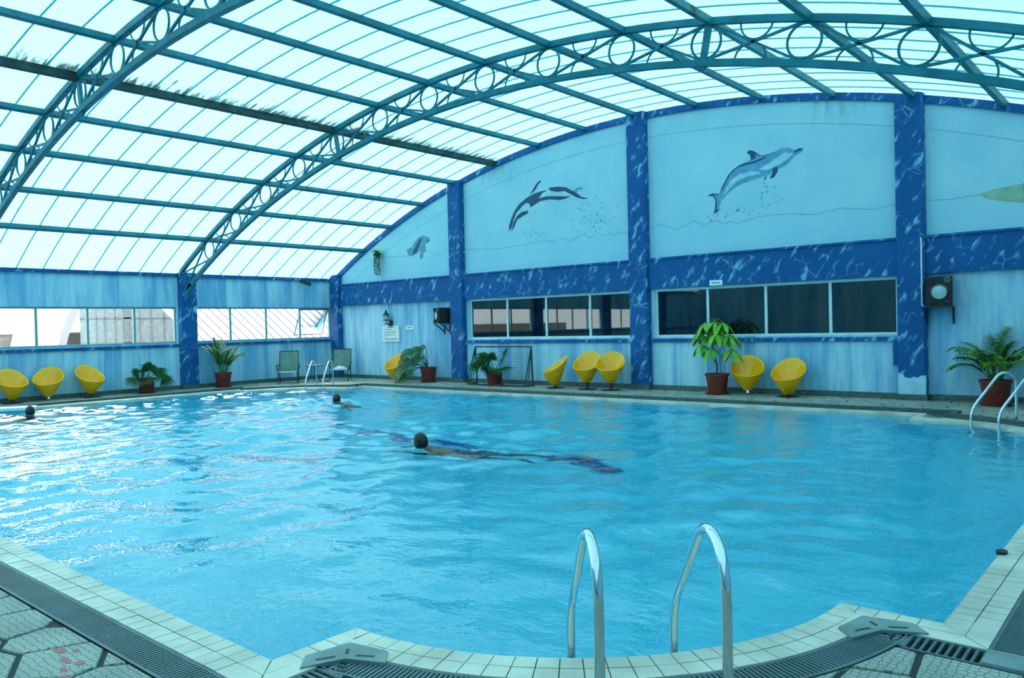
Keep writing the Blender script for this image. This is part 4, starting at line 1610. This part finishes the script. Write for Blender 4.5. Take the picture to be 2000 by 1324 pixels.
# hanging planter on the gable
root = thing('hanging_planter', (-19.72, YB - .14, 4.02), 0, 'hanging planter with trailing vines fixed to the mural gable', 'plant')
MB().tube([(0, .14, .02), (0, .02, .05), (0, 0, .0)], .008, 6).build('wall_hook', M_DARKMETAL, root)
MB().lathe([(.05, -.14), (.10, -.05), (.12, 0), (.11, 0), (.09, -.05)], 16).build('basket', M_BARK, root, smooth=True)
rng = random.Random(31)
for k in range(16):
    a = rng.uniform(0, 2 * PI)
    mb = MB()
    leaf_blade(mb, (.04 * math.cos(a), -.03 + .03 * math.sin(a), .0), (math.cos(a), .55 * math.sin(a) - .2, rng.uniform(.3, 1.6)), (0, 0, 1), rng.uniform(.2, .32), .09, droop=.5, n=4)
    mb.build('leaf', M_BRIGHT, root, fix=False)
for k in range(8):
    a = 2 * PI * k / 8
    x0, y0 = .10 * math.cos(a), -.03 + .07 * math.sin(a)
    Lg = rng.uniform(.45, .80)
    pts = [Vector((x0 + .02 * math.sin(t * 9 + k), y0, -.02 - Lg * t)) for t in [i / 6 for i in range(7)]]
    mb = MB().tube(pts, .006, 4)
    for i in range(16):
        t = i / 16
        q = Vector((x0 + .02 * math.sin(t * 9 + k), y0, -.02 - Lg * t))
        leaf_blade(mb, q, (rng.uniform(-1, 1), rng.uniform(-1, .2), -.5), (0, 0, 1), .06, .04, n=2)
    mb.build('vine', M_DEEPLEAF, root, fix=False)

# ------------------------------------------------------------------ reclining chairs, table
def recliner(loc, rz, label):
    """sling chair; +x is the front"""
    r = thing('pool_recliner', (loc[0], loc[1], 0.002), rz, label, 'chair', 'grey-green sling recliners in the corner')
    wd = .27
    seat = [(.42, .36), (.25, .385), (.05, .365), (-.16, .33)]
    back = [(-.16, .33), (-.28, .62), (-.40, .94), (-.42, .98)]

    def sling(name, prof, mat):
        mb = MB()
        n = len(prof)
        for x, z in prof:
            mb.v += [(x, -wd, z), (x, 0, z - .012), (x, wd, z), (x, -wd, z - .014), (x, 0, z - .026), (x, wd, z - .014)]
        for i in range(n - 1):
            a, b = i * 6, i * 6 + 6
            mb.f += [(a, a + 1, b + 1, b), (a + 1, a + 2, b + 2, b + 1), (a + 3, b + 3, b + 4, a + 4), (a + 4, b + 4, b + 5, a + 5), (a, b, b + 3, a + 3), (a + 2, a + 5, b + 5, b + 2)]
        mb.f += [(0, 3, 4, 1), (1, 4, 5, 2), ((n - 1) * 6, (n - 1) * 6 + 1, (n - 1) * 6 + 4, (n - 1) * 6 + 3), ((n - 1) * 6 + 1, (n - 1) * 6 + 2, (n - 1) * 6 + 5, (n - 1) * 6 + 4)]
        return mb.build(name, mat, r, smooth=True)

    sling('seat', seat, M_SLINGL)
    sling('backrest', back, M_SLING)
    for s in (-1, 1):
        y = s * (wd + .012)
        MB().tube([(x, y, z) for x, z in seat], .014, 6).build('seat_rail', M_DARKMETAL, r, smooth=True)
        MB().tube([(x, y, z) for x, z in back], .014, 6).build('back_rail', M_DARKMETAL, r, smooth=True)
        MB().tube([(.40, y, .36), (.44, y, .18), (.42, y, .0)], .015, 6).build('leg', M_DARKMETAL, r, smooth=True)
        MB().tube([(-.12, y, .34), (-.22, y, .18), (-.30, y, .0)], .015, 6).build('leg', M_DARKMETAL, r, smooth=True)
        ya = s * (wd + .06)
        MB().tube([(.20, y, .37), (.23, ya, .48), (.19, ya, .56), (.05, ya, .575), (-.16, ya, .56), (-.24, y, .53)], .018, 6).build('armrest', M_DARKMETAL, r, smooth=True)
    MB().tube([(-.42, -wd, .98), (-.42, wd, .98)], .013, 6).build('top_rail', M_DARKMETAL, r)
    return r


recliner((-21.22, 14.10), A(-38), 'grey-green sling recliner beside the feathery palm and side window')
recliner((-20.62, 15.62), A(-46), 'grey-green sling recliner with a towel in the hall corner')
t = thing('side_table', (-20.92, 14.82, 0.002), 0, 'small dark round side table between the two recliners', 'table')
MB().lathe([(.27, .50), (.28, .512), (.27, .525), (.0001, .527)], 28, cap1=False).build('table_top', M_DARKMETAL, t, smooth=True)
for k in range(3):
    a = 2 * PI * k / 3 + .4
    MB().tube([(.10 * math.cos(a), .10 * math.sin(a), .505), (.08 * math.cos(a), .08 * math.sin(a), .26), (.23 * math.cos(a), .23 * math.sin(a), 0)], .012, 6).build('leg', M_DARKMETAL, t, smooth=True)
mb = MB()
rt = random.Random(8)
nx, ny = 12, 9
for j in range(ny + 1):
    for i in range(nx + 1):
        u, v = i / nx - .5, j / ny - .5
        hgt = .085 * (1 - (2 * u) ** 2) * (1 - (2 * v) ** 2) + .03 * mnoise.noise((u * 6, v * 6, 2.0)) * (1 - abs(2 * u)) * 2
        mb.v.append((u * .46 + .02 * math.sin(9 * v), v * .42, max(0.004, hgt)))
for j in range(ny):
    for i in range(nx):
        a = j * (nx + 1) + i
        mb.f.append((a, a + 1, a + nx + 2, a + nx + 1))
tw = tag(mb.build('crumpled_towel', M_TOWEL, smooth=True, fix=False), 'crumpled white and blue towel on the corner recliner seat', 'towel')
tw.location = (-20.62 + .10 * math.cos(A(-46)), 15.62 + .10 * math.sin(A(-46)), .372)
tw.rotation_euler = (0, 0, A(-40))
for k, (dx, dy, rz) in enumerate(((.02, -.16, .3), (.14, -.02, .45))):
    s = thing('flip_flop', (-20.62 + dx, 14.98 + dy, 0.002), rz, ('blue rubber sandal lying nearer the side table leg', 'blue rubber sandal lying nearer the towel recliner')[k], 'sandal', 'pair of blue sandals under the side table')
    MB().prism([(.13 * math.cos(i * PI / 8), .05 * math.sin(i * PI / 8) * (1 + .2 * math.cos(i * PI / 8))) for i in range(16)], 0, .022).build('sole', M_BLUERUB, s)
    MB().tube([(.06, 0, .02), (.02, -.04, .05), (-.03, -.05, .02)], .008, 5).build('strap', M_BLUERUB, s)
    MB().tube([(.06, 0, .02), (.02, .04, .05), (-.03, .05, .02)], .008, 5).build('strap', M_BLUERUB, s)

# ------------------------------------------------------------------ small goal
g = thing('football_goal', (-14.28, 15.86, 0.002), 0, 'small dark-framed goal with a thin net against the end wall', 'goal')
GX, GH, GD = 1.04, 1.04, .42
for s in (-1, 1):
    MB().tube([(s * GX, 0, .02), (s * GX, GD, .02)], .02, 6).build('ground_bar', M_DARKMETAL, g)
    MB().tube([(s * GX * .97, GD * .95, 0), (s * GX * .97, GD * .85, GH)], .022, 6).build('upright', M_DARKMETAL, g)
    MB().tube([(s * GX, 0.02, .02), (s * GX * .97, GD * .85, GH)], .018, 6).build('brace', M_DARKMETAL, g)
    MB().tube([(s * GX, 0.14, .02), (s * GX * .97, GD * .86, GH * .93)], .012, 6).build('brace', M_DARKMETAL, g)
MB().tube([(-GX * .97, GD * .85, GH), (GX * .97, GD * .85, GH)], .022, 6).build('crossbar', M_DARKMETAL, g)
MB().tube([(-GX, 0, .02), (GX, 0, .02)], .02, 6).build('ground_bar', M_DARKMETAL, g)
net = MB()
for i in range(1, 26):
    x = -GX * .97 + 2 * GX * .97 * i / 26
    net.bar((x, GD * .86, GH), (x, GD * .94, .03), .003, .003)
for j in range(1, 13):
    z = GH * j / 13
    net.bar((-GX * .97, GD * (.95 - .1 * z / GH), z), (GX * .97, GD * (.95 - .1 * z / GH), z), .004, .004, up=(0, 1, 0))
for s in (-1, 1):
    for j in range(1, 11):
        z = GH * j / 11
        y0 = .02 + (GD * .85 - .02) * z / GH
        net.bar((s * GX, y0, z), (s * GX * .97, GD * .93, z), .004, .004)
    for j in range(1, 5):
        y0 = GD * .85 * j / 5
        net.bar((s * GX, y0, .02), (s * GX * .97, y0, GH * j / 5), .004, .004)
tag(net.build('net', M_NET, g, fix=False), kind='stuff')

# ------------------------------------------------------------------ fittings on the end wall
def box_speaker(loc, rz, label, front, size, two):
    """cabinet with a big pale cone, two small drivers above and two below, on a shelf bracket"""
    r = thing('loudspeaker', loc, rz, label, 'loudspeaker', 'black wall loudspeakers')
    w_, d_, h_ = size
    mb = MB().prism([(-w_ / 2, -d_ / 2), (w_ / 2, -d_ / 2), (w_ / 2 * .86, d_ / 2), (-w_ / 2 * .86, d_ / 2)], 0, h_)
    mb.build('cabinet', M_BLACK, r)
    y = -d_ / 2
    def disc(name, x, z, rad, mat, prof, parent):
        m = MB().lathe([(rad * a, b) for a, b in prof], 24, cap0=False, cap1=True)
        m.v = [(x + vx, y - vz, z + vy) for vx, vy, vz in m.v]
        return m.build(name, mat, parent, smooth=True)
    cone = disc('woofer_rim', 0, h_ * .47, w_ * .36, M_SPKRIM, [(1, 0), (1, .02), (.84, .03), (.80, .012)], r)
    disc('woofer_cone', 0, h_ * .47, w_ * .29, M_SPKCONE, [(1, .014), (.75, .02), (.4, .026), (.01, .03)], cone)
    for sx in (-1, 1):
        for zz in (.88, .10):
            disc('small_driver', sx * w_ * .31, h_ * zz, w_ * (.13 if zz > .5 else .10), M_SPKGREY if (sx > 0 and zz > .5) else M_SPKRIM, [(1, 0), (1, .03), (.7, .035), (.5, .01), (.01, .008)], r)
    sh = MB().box((-w_ * .56, -d_ * .55, -.03), (w_ * .56, d_ * .5, 0)).build('shelf', M_DARKMETAL, r)
    for sx in (-1, 1):
        MB().box((sx * w_ * .5 - .02, d_ * .40, -.34), (sx * w_ * .5 + .02, d_ * .5, -.03)).build('bracket_leg', M_DARKMETAL, r)
        MB().bar((sx * w_ * .5, -d_ * .40, -.03), (sx * w_ * .5, d_ * .45, -.27), .03, .03).build('bracket_strut', M_DARKMETAL, r)
    return r


M_SPKGREY = simple('grey_driver', (0.10, 0.14, 0.15), 0.35)
M_SPKRIM = simple('satin_black_rim', (0.022, 0.028, 0.033), 0.25)
M_SPKCONE = simple('pale_silver_cone', (0.42, 0.55, 0.58), 0.4, 0.2)
box_speaker((-3.60, YB - .20, 1.78), A(10), 'large black loudspeaker with a pale cone on the right-hand wall bracket', None, (.44, .36, .54), True)
box_speaker((-16.78, YB - .22, 1.74), A(-20), 'black loudspeaker turned side-on beside the notice board column', None, (.40, .36, .44), True)
cb = tag(MB().tube([(-3.90, YB - .205, 3.08), (-3.90, YB - .205, 1.80), (-3.86, YB - .205, 1.79)], .016, 6).build('cable_conduit', M_CABLE, smooth=True), 'white cable conduit running down the column to the loudspeaker', 'conduit')

nb = thing('notice_board', (-19.30, YB - .03, 1.44), 0, 'white printed notice board below the wall lantern', 'sign')
MB().box((-.40, -.012, -.25), (.40, .012, .25)).build('panel', M_WHITE, nb)
for z, x0, x1, hh in ((.205, -.14, .16, .022), (.14, -.30, .06, .014), (.07, -.28, .24, .012), (.03, -.28, .24, .016), (-.035, -.28, .22, .016), (-.07, -.28, -.1, .01), (-.145, -.28, .30, .014), (-.18, -.28, .36, .018)):
    mb = MB()
    x = x0
    rr = random.Random(int(z * 1000))
    while x < x1:
        ww = rr.uniform(.025, .07)
        mb.box((x, -.0135, z - hh / 2), (min(x + ww, x1), -.011, z + hh / 2))
        x += ww + .012
    mb.build('text_line', M_INK, nb)
p2 = thing('small_plaque', (-18.42, YB - .012, 1.62), 0, 'small white plaque beside the notice board', 'sign')
MB().box((-.17, -.01, -.06), (.17, .012, .06)).build('panel', M_WHITE, p2)
MB().box((-.09, -.0115, -.01), (.09, -.009, .01)).build('text_line', M_INK, p2)
p3 = thing('small_sign', (-8.13, YB - .112, 2.455), 0, 'small white sign on the blue beam above the umbrella plant', 'sign')
MB().box((-.155, -.008, -.062), (.155, .012, .062)).build('panel', M_WHITE, p3)
MB().box((-.09, -.0095, -.008), (.09, -.007, .010)).build('text_line', M_INK, p3)

lt = thing('wall_lantern', (-19.36, YB - .16, 1.70), 0, 'black wrought wall lantern above the notice board', 'lamp')
MB().lathe([(.10, .16), (.105, .18), (.085, .19)], 12).build('gallery', M_BLACK, lt)
MB().lathe([(.09, .19), (.075, .33)], 6).build('glass_cage', M_DIMGLASS if 'M_DIMGLASS' in globals() else M_DPALE, lt)
MB().lathe([(.12, .33), (.10, .35), (.04, .42), (.015, .50), (.001, .52)], 12, cap1=False).build('cap', M_BLACK, lt, smooth=True)
for k in range(6):
    a = 2 * PI * k / 6
    MB().tube([(.088 * math.cos(a), .088 * math.sin(a), .18), (.08 * math.cos(a), .08 * math.sin(a), .34)], .007, 4).build('cage_bar', M_BLACK, lt)
MB().tube([(0, 0, .16), (.02, 0, .08), (.07, .05, .03), (.10, .12, .10), (.06, .155, .18)], .014, 6).build('scroll_arm', M_BLACK, lt, smooth=True)
MB().prism([(.06 + .09 * math.cos(2 * PI * i / 10), .12 + .03 * math.sin(2 * PI * i / 10)) for i in range(10)], -.02, .16).build('wall_boss', M_BLACK, lt)
MB().tube([(-.08, .0, .05), (0, 0, .08), (.08, 0, .03)], .014, 6).build('scroll', M_BLACK, lt, smooth=True)

fl = thing('flood_light', (XL + .14, 15.35, 3.18), A(0), 'small dark flood light under the top band of the side wall', 'lamp')
MB().tube([(-.05, 0, .05), (.03, 0, .03)], .015, 6).build('bracket', M_DARKMETAL, fl)
MB().bar((.02, -.16, .05), (.14, .16, -.08), .14, .10).build('housing', M_DARKMETAL, fl)

# ------------------------------------------------------------------ pool ladders
def ladder(c, u, label):
    """c: centre of the rounded corner, u: unit vector towards the deck; two bent rails and treads"""
    u = Vector(u).normalized()
    ang = math.atan2(u.y, u.x)
    r = thing('pool_ladder', (c[0] + u.x * PRAD, c[1] + u.y * PRAD, 0.0), ang, label, 'ladder', 'steel pool ladders')
    prof = [(.69, -.02), (.69, .25), (.69, .50)]
    for i in range(1, 13):           # bend over the top
        a = math.radians(132) * i / 12
        prof.append((.49 + .20 * math.cos(a), .53 + .20 * math.sin(a)))
    prof += [(.18, .49), (.02, .325), (-.03, .265), (-.065, .20), (-.085, .13), (-.09, .05), (-.09, -1.05)]
    for s in (-1, 1):
        MB().tube([(x, s * .255, z) for x, z in prof], .0215, 10).build('rail', M_CHROME, r, smooth=True)
        MB().lathe([(.05, 0), (.05, .012), (.028, .02)], 16, c=(.69, s * .255, .0)).build('foot_flange', M_CHROME, r, smooth=True)
        MB().lathe([(.026, -.16), (.026, -.12)], 12, c=(-.09, s * .255, 0)).build('sleeve', M_CHROME, r)
    for z in (-.34, -.62, -.90):
        MB().box((-.13, -.25, z - .015), (-.05, .25, z + .015)).build('tread', M_CHROME, r)
    return r


q_ = NOTCH + PRAD
ladder((PX1 - q_, PY0 + q_), (.7071, -.7071), 'large polished steel pool ladder at the nearest rounded corner')
a_ = A(40)
ladder((PX1 - q_, PY1 - q_), (math.cos(A(52)), math.sin(A(52))), 'steel pool ladder at the far corner in front of the bushy palm')
ladder((PX0 + q_, PY1 - q_), (math.cos(A(122)), math.sin(A(122))), 'steel pool ladder at the corner in front of the recliners')

# dark clip on the coping and the white board at the pool's edge
ck = tag(MB().prism([(PX1 + .01 + .035 * math.cos(2 * PI * i / 10), 6.12 + .05 * math.sin(2 * PI * i / 10)) for i in range(10)], .0, .022).build('dark_leaf_scrap', M_BLACK), 'small black scrap lying on the coping tiles', 'debris')
kb = thing('float_board', (-19.86, 6.15, .004), A(62), 'white float board lying on the far pool edge', 'board')
MB().prism([(-.42, -.24), (.34, -.24), (.42, -.16), (.42, .16), (.34, .24), (-.42, .24)], 0.0, .06).build('slab', M_WHITE, kb)
for s in (-1, 1):
    MB().lathe([(.022, .0), (.022, .0605)], 10, c=(.25, s * .12, 0.0005)).build('hand_hole', M_DARKMETAL, kb)

# ------------------------------------------------------------------ swimmers
def skinned(name, verts, edges, radii, mat, parent, root_i=0, sub=2):
    me = bpy.data.meshes.new(name)
    me.from_pydata(verts, edges, [])
    o = bpy.data.objects.new(name, me)
    COL.objects.link(o)
    o.parent = parent
    sk = o.modifiers.new('skin', 'SKIN')
    sk.use_smooth_shade = True
    lay = me.skin_vertices[0].data
    for i, r in enumerate(radii):
        lay[i].radius = r if isinstance(r, tuple) else (r, r)
        lay[i].use_root = i == root_i
    ss = o.modifiers.new('subdiv', 'SUBSURF')
    ss.levels = ss.render_levels = sub
    me.materials.append(mat)
    return o


def head_mesh(mb, c, fwd, s=1.0):
    """head as a lathe-like blob with brow, nose and chin; fwd: the way the face points"""
    fwd = Vector(fwd).normalized()
    up = Vector((0, 0, 1)) - fwd * fwd.z
    up.normalize()
    side = fwd.cross(up)
    c = Vector(c)
    n, m = 18, 12
    o = len(mb.v)
    for j in range(m + 1):
        th = PI * j / m
        for i in range(n):
            ph = 2 * PI * i / n
            x = math.sin(th) * math.cos(ph)
            y = math.sin(th) * math.sin(ph)
            z = math.cos(th)
            f = .098 * x
            if x > 0:
                f *= 1.0 + .06 * (z < -.2)
                if abs(y) < .22 and -.35 < z < .1:
                    f += .018 * (1 - abs(y) / .22)       # nose
                if abs(y) < .6 and .05 < z < .2:
                    f -= .006                            # eye sockets
            sd = .077 * y * (1 - .22 * max(0, -z))
            hh = .118 * z
            mb.v.append(tuple(c + (fwd * f + side * sd + up * hh) * s))
    for j in range(m):
        for i in range(n):
            i2 = (i + 1) % n
            mb.f.append((o + j * n + i, o + j * n + i2, o + (j + 1) * n + i2, o + (j + 1) * n + i))
    for sgn in (-1, 1):                                  # ears
        e = c + side * (sgn * .078 * s)
        mb.tube([e + up * .02 * s, e - fwd * .012 * s, e - up * .025 * s], .012 * s, 6)


def hair_mesh(mb, c, fwd, s=1.0):
    fwd = Vector(fwd).normalized()
    up = (Vector((0, 0, 1)) - fwd * fwd.z).normalized()
    side = fwd.cross(up)
    c = Vector(c)
    n, m = 18, 10
    o = len(mb.v)
    for j in range(m + 1):
        for i in range(n):
            ph = 2 * PI * i / n
            lim = 1.15 if math.cos(ph) > .3 else 2.05
            th = lim * j / m
            x, y, z = math.sin(th) * math.cos(ph), math.sin(th) * math.sin(ph), math.cos(th)
            k = 1.07 + .03 * mnoise.noise((x * 4, y * 4, z * 4))
            mb.v.append(tuple(c + (fwd * .104 * x * k + side * .084 * y * k + up * .126 * z * k) * s))
    for j in range(m):
        for i in range(n):
            i2 = (i + 1) % n
            mb.f.append((o + j * n + i, o + j * n + i2, o + (j + 1) * n + i2, o + (j + 1) * n + i))


def hand_fingers(verts, edges, radii, wrist, d, side):
    """palm and five fingers, thumb from the palm's side"""
    d, side = Vector(d).normalized(), Vector(side).normalized()
    w_ = Vector(verts[wrist])
    verts.append(tuple(w_ + d * .05)); edges.append((wrist, len(verts) - 1)); radii.append((.036, .016))
    palm = len(verts) - 1
    for k, L in ((-1.5, .062), (-.5, .078), (.5, .083), (1.5, .072)):
        a = w_ + d * .095 + side * (k * .019)
        b = a + d * L * .55 + Vector((0, 0, -.004))
        e = a + d * L + Vector((0, 0, -.014))
        i = len(verts)
        verts.extend([tuple(a), tuple(b), tuple(e)]); radii.extend([.010, .0085, .007]); edges.extend([(palm, i), (i, i + 1), (i + 1, i + 2)])
    i = len(verts)
    verts.extend([tuple(w_ + d * .05 + side * -.045), tuple(w_ + d * .085 + side * -.062)]); radii.extend([.010, .008]); edges.extend([(palm, i), (i, i + 1)])


def swimmer(loc, rz, label, pose, hair_mat=M_HAIR):
    r = thing('person', loc, rz, label, 'person', 'swimmers in the pool')
    if pose == 'prone':      # swimming towards +x; the water surface is z = 0
        V = [(-.62, 0, -.10), (-.40, 0, -.05), (-.18, 0, -.02), (-.02, 0, .0), (.13, 0, .07)]
        E_ = [(0, 1), (1, 2), (2, 3), (3, 4)]
        R_ = [(.155, .115), (.14, .105), (.17, .115), (.12, .09), (.068, .068)]
        for s in (-1, 1):
            i = len(V)
            V += [(-.08, s * .19, -.03), (.14, s * .27, -.07), (.38, s * .20, -.06), (.44, s * .19, -.06)]
            E_ += [(2, i), (i, i + 1), (i + 1, i + 2), (i + 2, i + 3)]
            R_ += [.065, .05, .034, .028]
            hand_fingers(V, E_, R_, i + 3, (1, -.1 * s, -.05), (0, s, 0))
            j = len(V)
            V += [(-.72, s * .11, -.13), (-1.08, s * .17, -.17), (-1.48, s * .20, -.14), (-1.53, s * .21, -.16), (-1.66, s * .23, -.17)]
            E_ += [(0, j), (j, j + 1), (j + 1, j + 2), (j + 2, j + 3), (j + 3, j + 4)]
            R_ += [.095, .065, .04, .04, .026]
        head_c, face = (.19, 0, .135), (1, 0, -.05)
        tr_ = [(-.50, 0, -.075), (-.62, 0, -.10), (-.70, 0, -.12)]
        TV = list(tr_)
        TE = [(0, 1), (1, 2)]
        TR = [(.155, .115), (.17, .13), (.16, .12)]
        for s in (-1, 1):
            j = len(TV)
            TV += [(-.74, s * .115, -.135), (-.95, s * .15, -.155)]
            TE += [(1, j), (j, j + 1)]
            TR += [.107, .088]
    else:                    # upright in the water up to the neck
        V = [(0, 0, -.88), (0, 0, -.68), (0, 0, -.42), (.01, 0, -.22), (.02, 0, -.10)]
        E_ = [(0, 1), (1, 2), (2, 3), (3, 4)]
        R_ = [(.11, .155), (.105, .14), (.115, .17), (.085, .12), (.056, .056)]
        for s in (-1, 1):
            i = len(V)
            V += [(0, s * .19, -.27), (.12, s * .33, -.42), (.34, s * .38, -.34), (.40, s * .38, -.32)]
            E_ += [(2, i), (i, i + 1), (i + 1, i + 2), (i + 2, i + 3)]
            R_ += [.062, .048, .034, .028]
            hand_fingers(V, E_, R_, i + 3, (1, -.1 * s, .1), (0, s, 0))
            j = len(V)
            V += [(.02, s * .10, -.96), (.16, s * .12, -1.10), (.02, s * .12, -1.22), (.10, s * .12, -1.245)]
            E_ += [(0, j), (j, j + 1), (j + 1, j + 2), (j + 2, j + 3)]
            R_ += [.09, .062, .04, .026]
        head_c, face = (.05, 0, .075), (1, 0, .1)
        TV = [(0, 0, -.78), (0, 0, -.90)]
        TE = [(0, 1)]
        TR = [(.125, .165), (.13, .17)]
        for s in (-1, 1):
            j = len(TV)
            TV += [(.03, s * .105, -.98), (.11, s * .12, -1.05)]
            TE += [(1, j), (j, j + 1)]
            TR += [.10, .085]
    skinned('body', V, E_, R_, M_SKIN, r)
    skinned('swim_trunks', TV, TE, TR, M_TRUNKS, r)
    mb = MB()
    head_mesh(mb, head_c, face)
    mb.build('head', M_SKIN, r, smooth=True)
    mb = MB()
    hair_mesh(mb, head_c, face)
    mb.build('hair', hair_mat, r, smooth=True, fix=False)
    return r


swimmer((-7.75, 7.34, WZ - .045), A(180 + 14), 'dark-haired swimmer doing breaststroke in the middle of the pool', 'prone')
swimmer((-18.55, 6.02, WZ - .01), A(150), 'dark-haired bather up to the neck beside the white float board', 'upright')
swimmer((-14.55, 10.95, WZ - .07), A(160), 'swimmer with only the crown showing near the corner ladder', 'prone')

# ------------------------------------------------------------------ outside, seen through the side wall's windows
yard = struct(MB().box((-90, -40, -.25), (XL - .22, 70, -.05)).build('ground_yard', M_OUTGROUND), 'pale yard outside the side windows')
pw = thing('boundary_wall', (-40, 0, -.05), 0, 'beige boundary wall outside the side window', 'wall')
MB().box((-.15, -20, 0), (.15, 15.5, 1.78)).build('wall_face', M_OUTWALL, pw)
MB().box((-.2, -20, 1.78), (.2, 15.5, 1.84)).build('wall_cap', M_OUTWHITE, pw)
nbld = thing('arched_pavilion', (-34, 12.0, -.05), 0, 'white arched glazed pavilion outside the side window', 'building')
AR = 4.6
ac = AR * .93


def rib_at(a, r):
    return (0, ac - r * math.cos(a) * .93 + .0, r * math.sin(a) * 1.12)


m = MB()
NA = 26
vs, fs = [], []
for i in range(NA + 1):
    a = PI * i / NA
    for rr_, xx in ((AR, 0), (AR - .30, 0), (AR - .30, -5.5), (AR, -5.5)):
        p = rib_at(a, rr_)
        vs.append((xx, p[1], p[2]))
for i in range(NA):
    for k in range(4):
        k2 = (k + 1) % 4
        fs.append((i * 4 + k, i * 4 + k2, i * 4 + 4 + k2, i * 4 + 4 + k))
m.add(vs, fs).build('arched_roof', M_OUTWHITE, nbld)
for yv, wd_ in ((1.62, .035), (1.96, .035), (2.37, .035), (2.85, .30), (3.39, .035), (3.89, .035), (4.45, .035), (4.98, .035), (5.55, .035), (6.1, .035), (6.7, .035)):
    MB().box((-.12, yv - wd_ / 2, 0), (-.04, yv + wd_ / 2, 3.1)).build('glazing_bar', M_OUTBAR, nbld)
for zz in (1.32, 2.36):
    MB().box((-.12, 1.0, zz - .03), (-.04, 7.6, zz + .03)).build('glazing_rail', M_OUTBAR, nbld)
MB().box((-.1, 1.0, 0), (-.07, 7.6, 3.0)).build('frosted_glazing', M_FROST if 'M_FROST' in globals() else M_DPALE, nbld)
shed = thing('corrugated_shed', (-27.5, 19.5, -.05), 0, 'white corrugated roof filling the window by the corner', 'building')
# roof slope of ribbed sheet; ribs run down the slope, seen as steep diagonals
o0 = Vector((1.0, 6.0, .3))
eu = Vector((-.15, -1.0, 0.0)).normalized()                 # along the eaves
ev = Vector((-1.0, -.55, 1.05)).normalized()                # up the slope
enr = eu.cross(ev).normalized()
if enr.x < 0:
    enr = -enr
m = MB()
NW = 56
for i in range(NW + 1):
    h = .035 if i % 2 else 0
    for v in (0.0, 6.5):
        m.v.append(tuple(o0 + eu * (i * 9.9 / NW) + ev * v + enr * h))
for i in range(NW):
    m.f.append((2 * i, 2 * i + 2, 2 * i + 3, 2 * i + 1))
m.build('ribbed_roof', M_OUTROOF, shed, fix=False)
m = MB()
for i in range(0, NW, 2):  # grey strips in the gaps stand in for the ribs' washed-out shading
    p = o0 + eu * (i * 9.9 / NW) + enr * .02
    m.bar(p, p + ev * 6.5, .02, .04, up=tuple(enr))
m.build('rib_shade_strip', M_OUTRIBSHADE, shed, fix=False)
MB().box((-3.5, -3.5, 0), (.9, 6.0, .28)).build('plinth_wall', M_OUTWALL, shed)
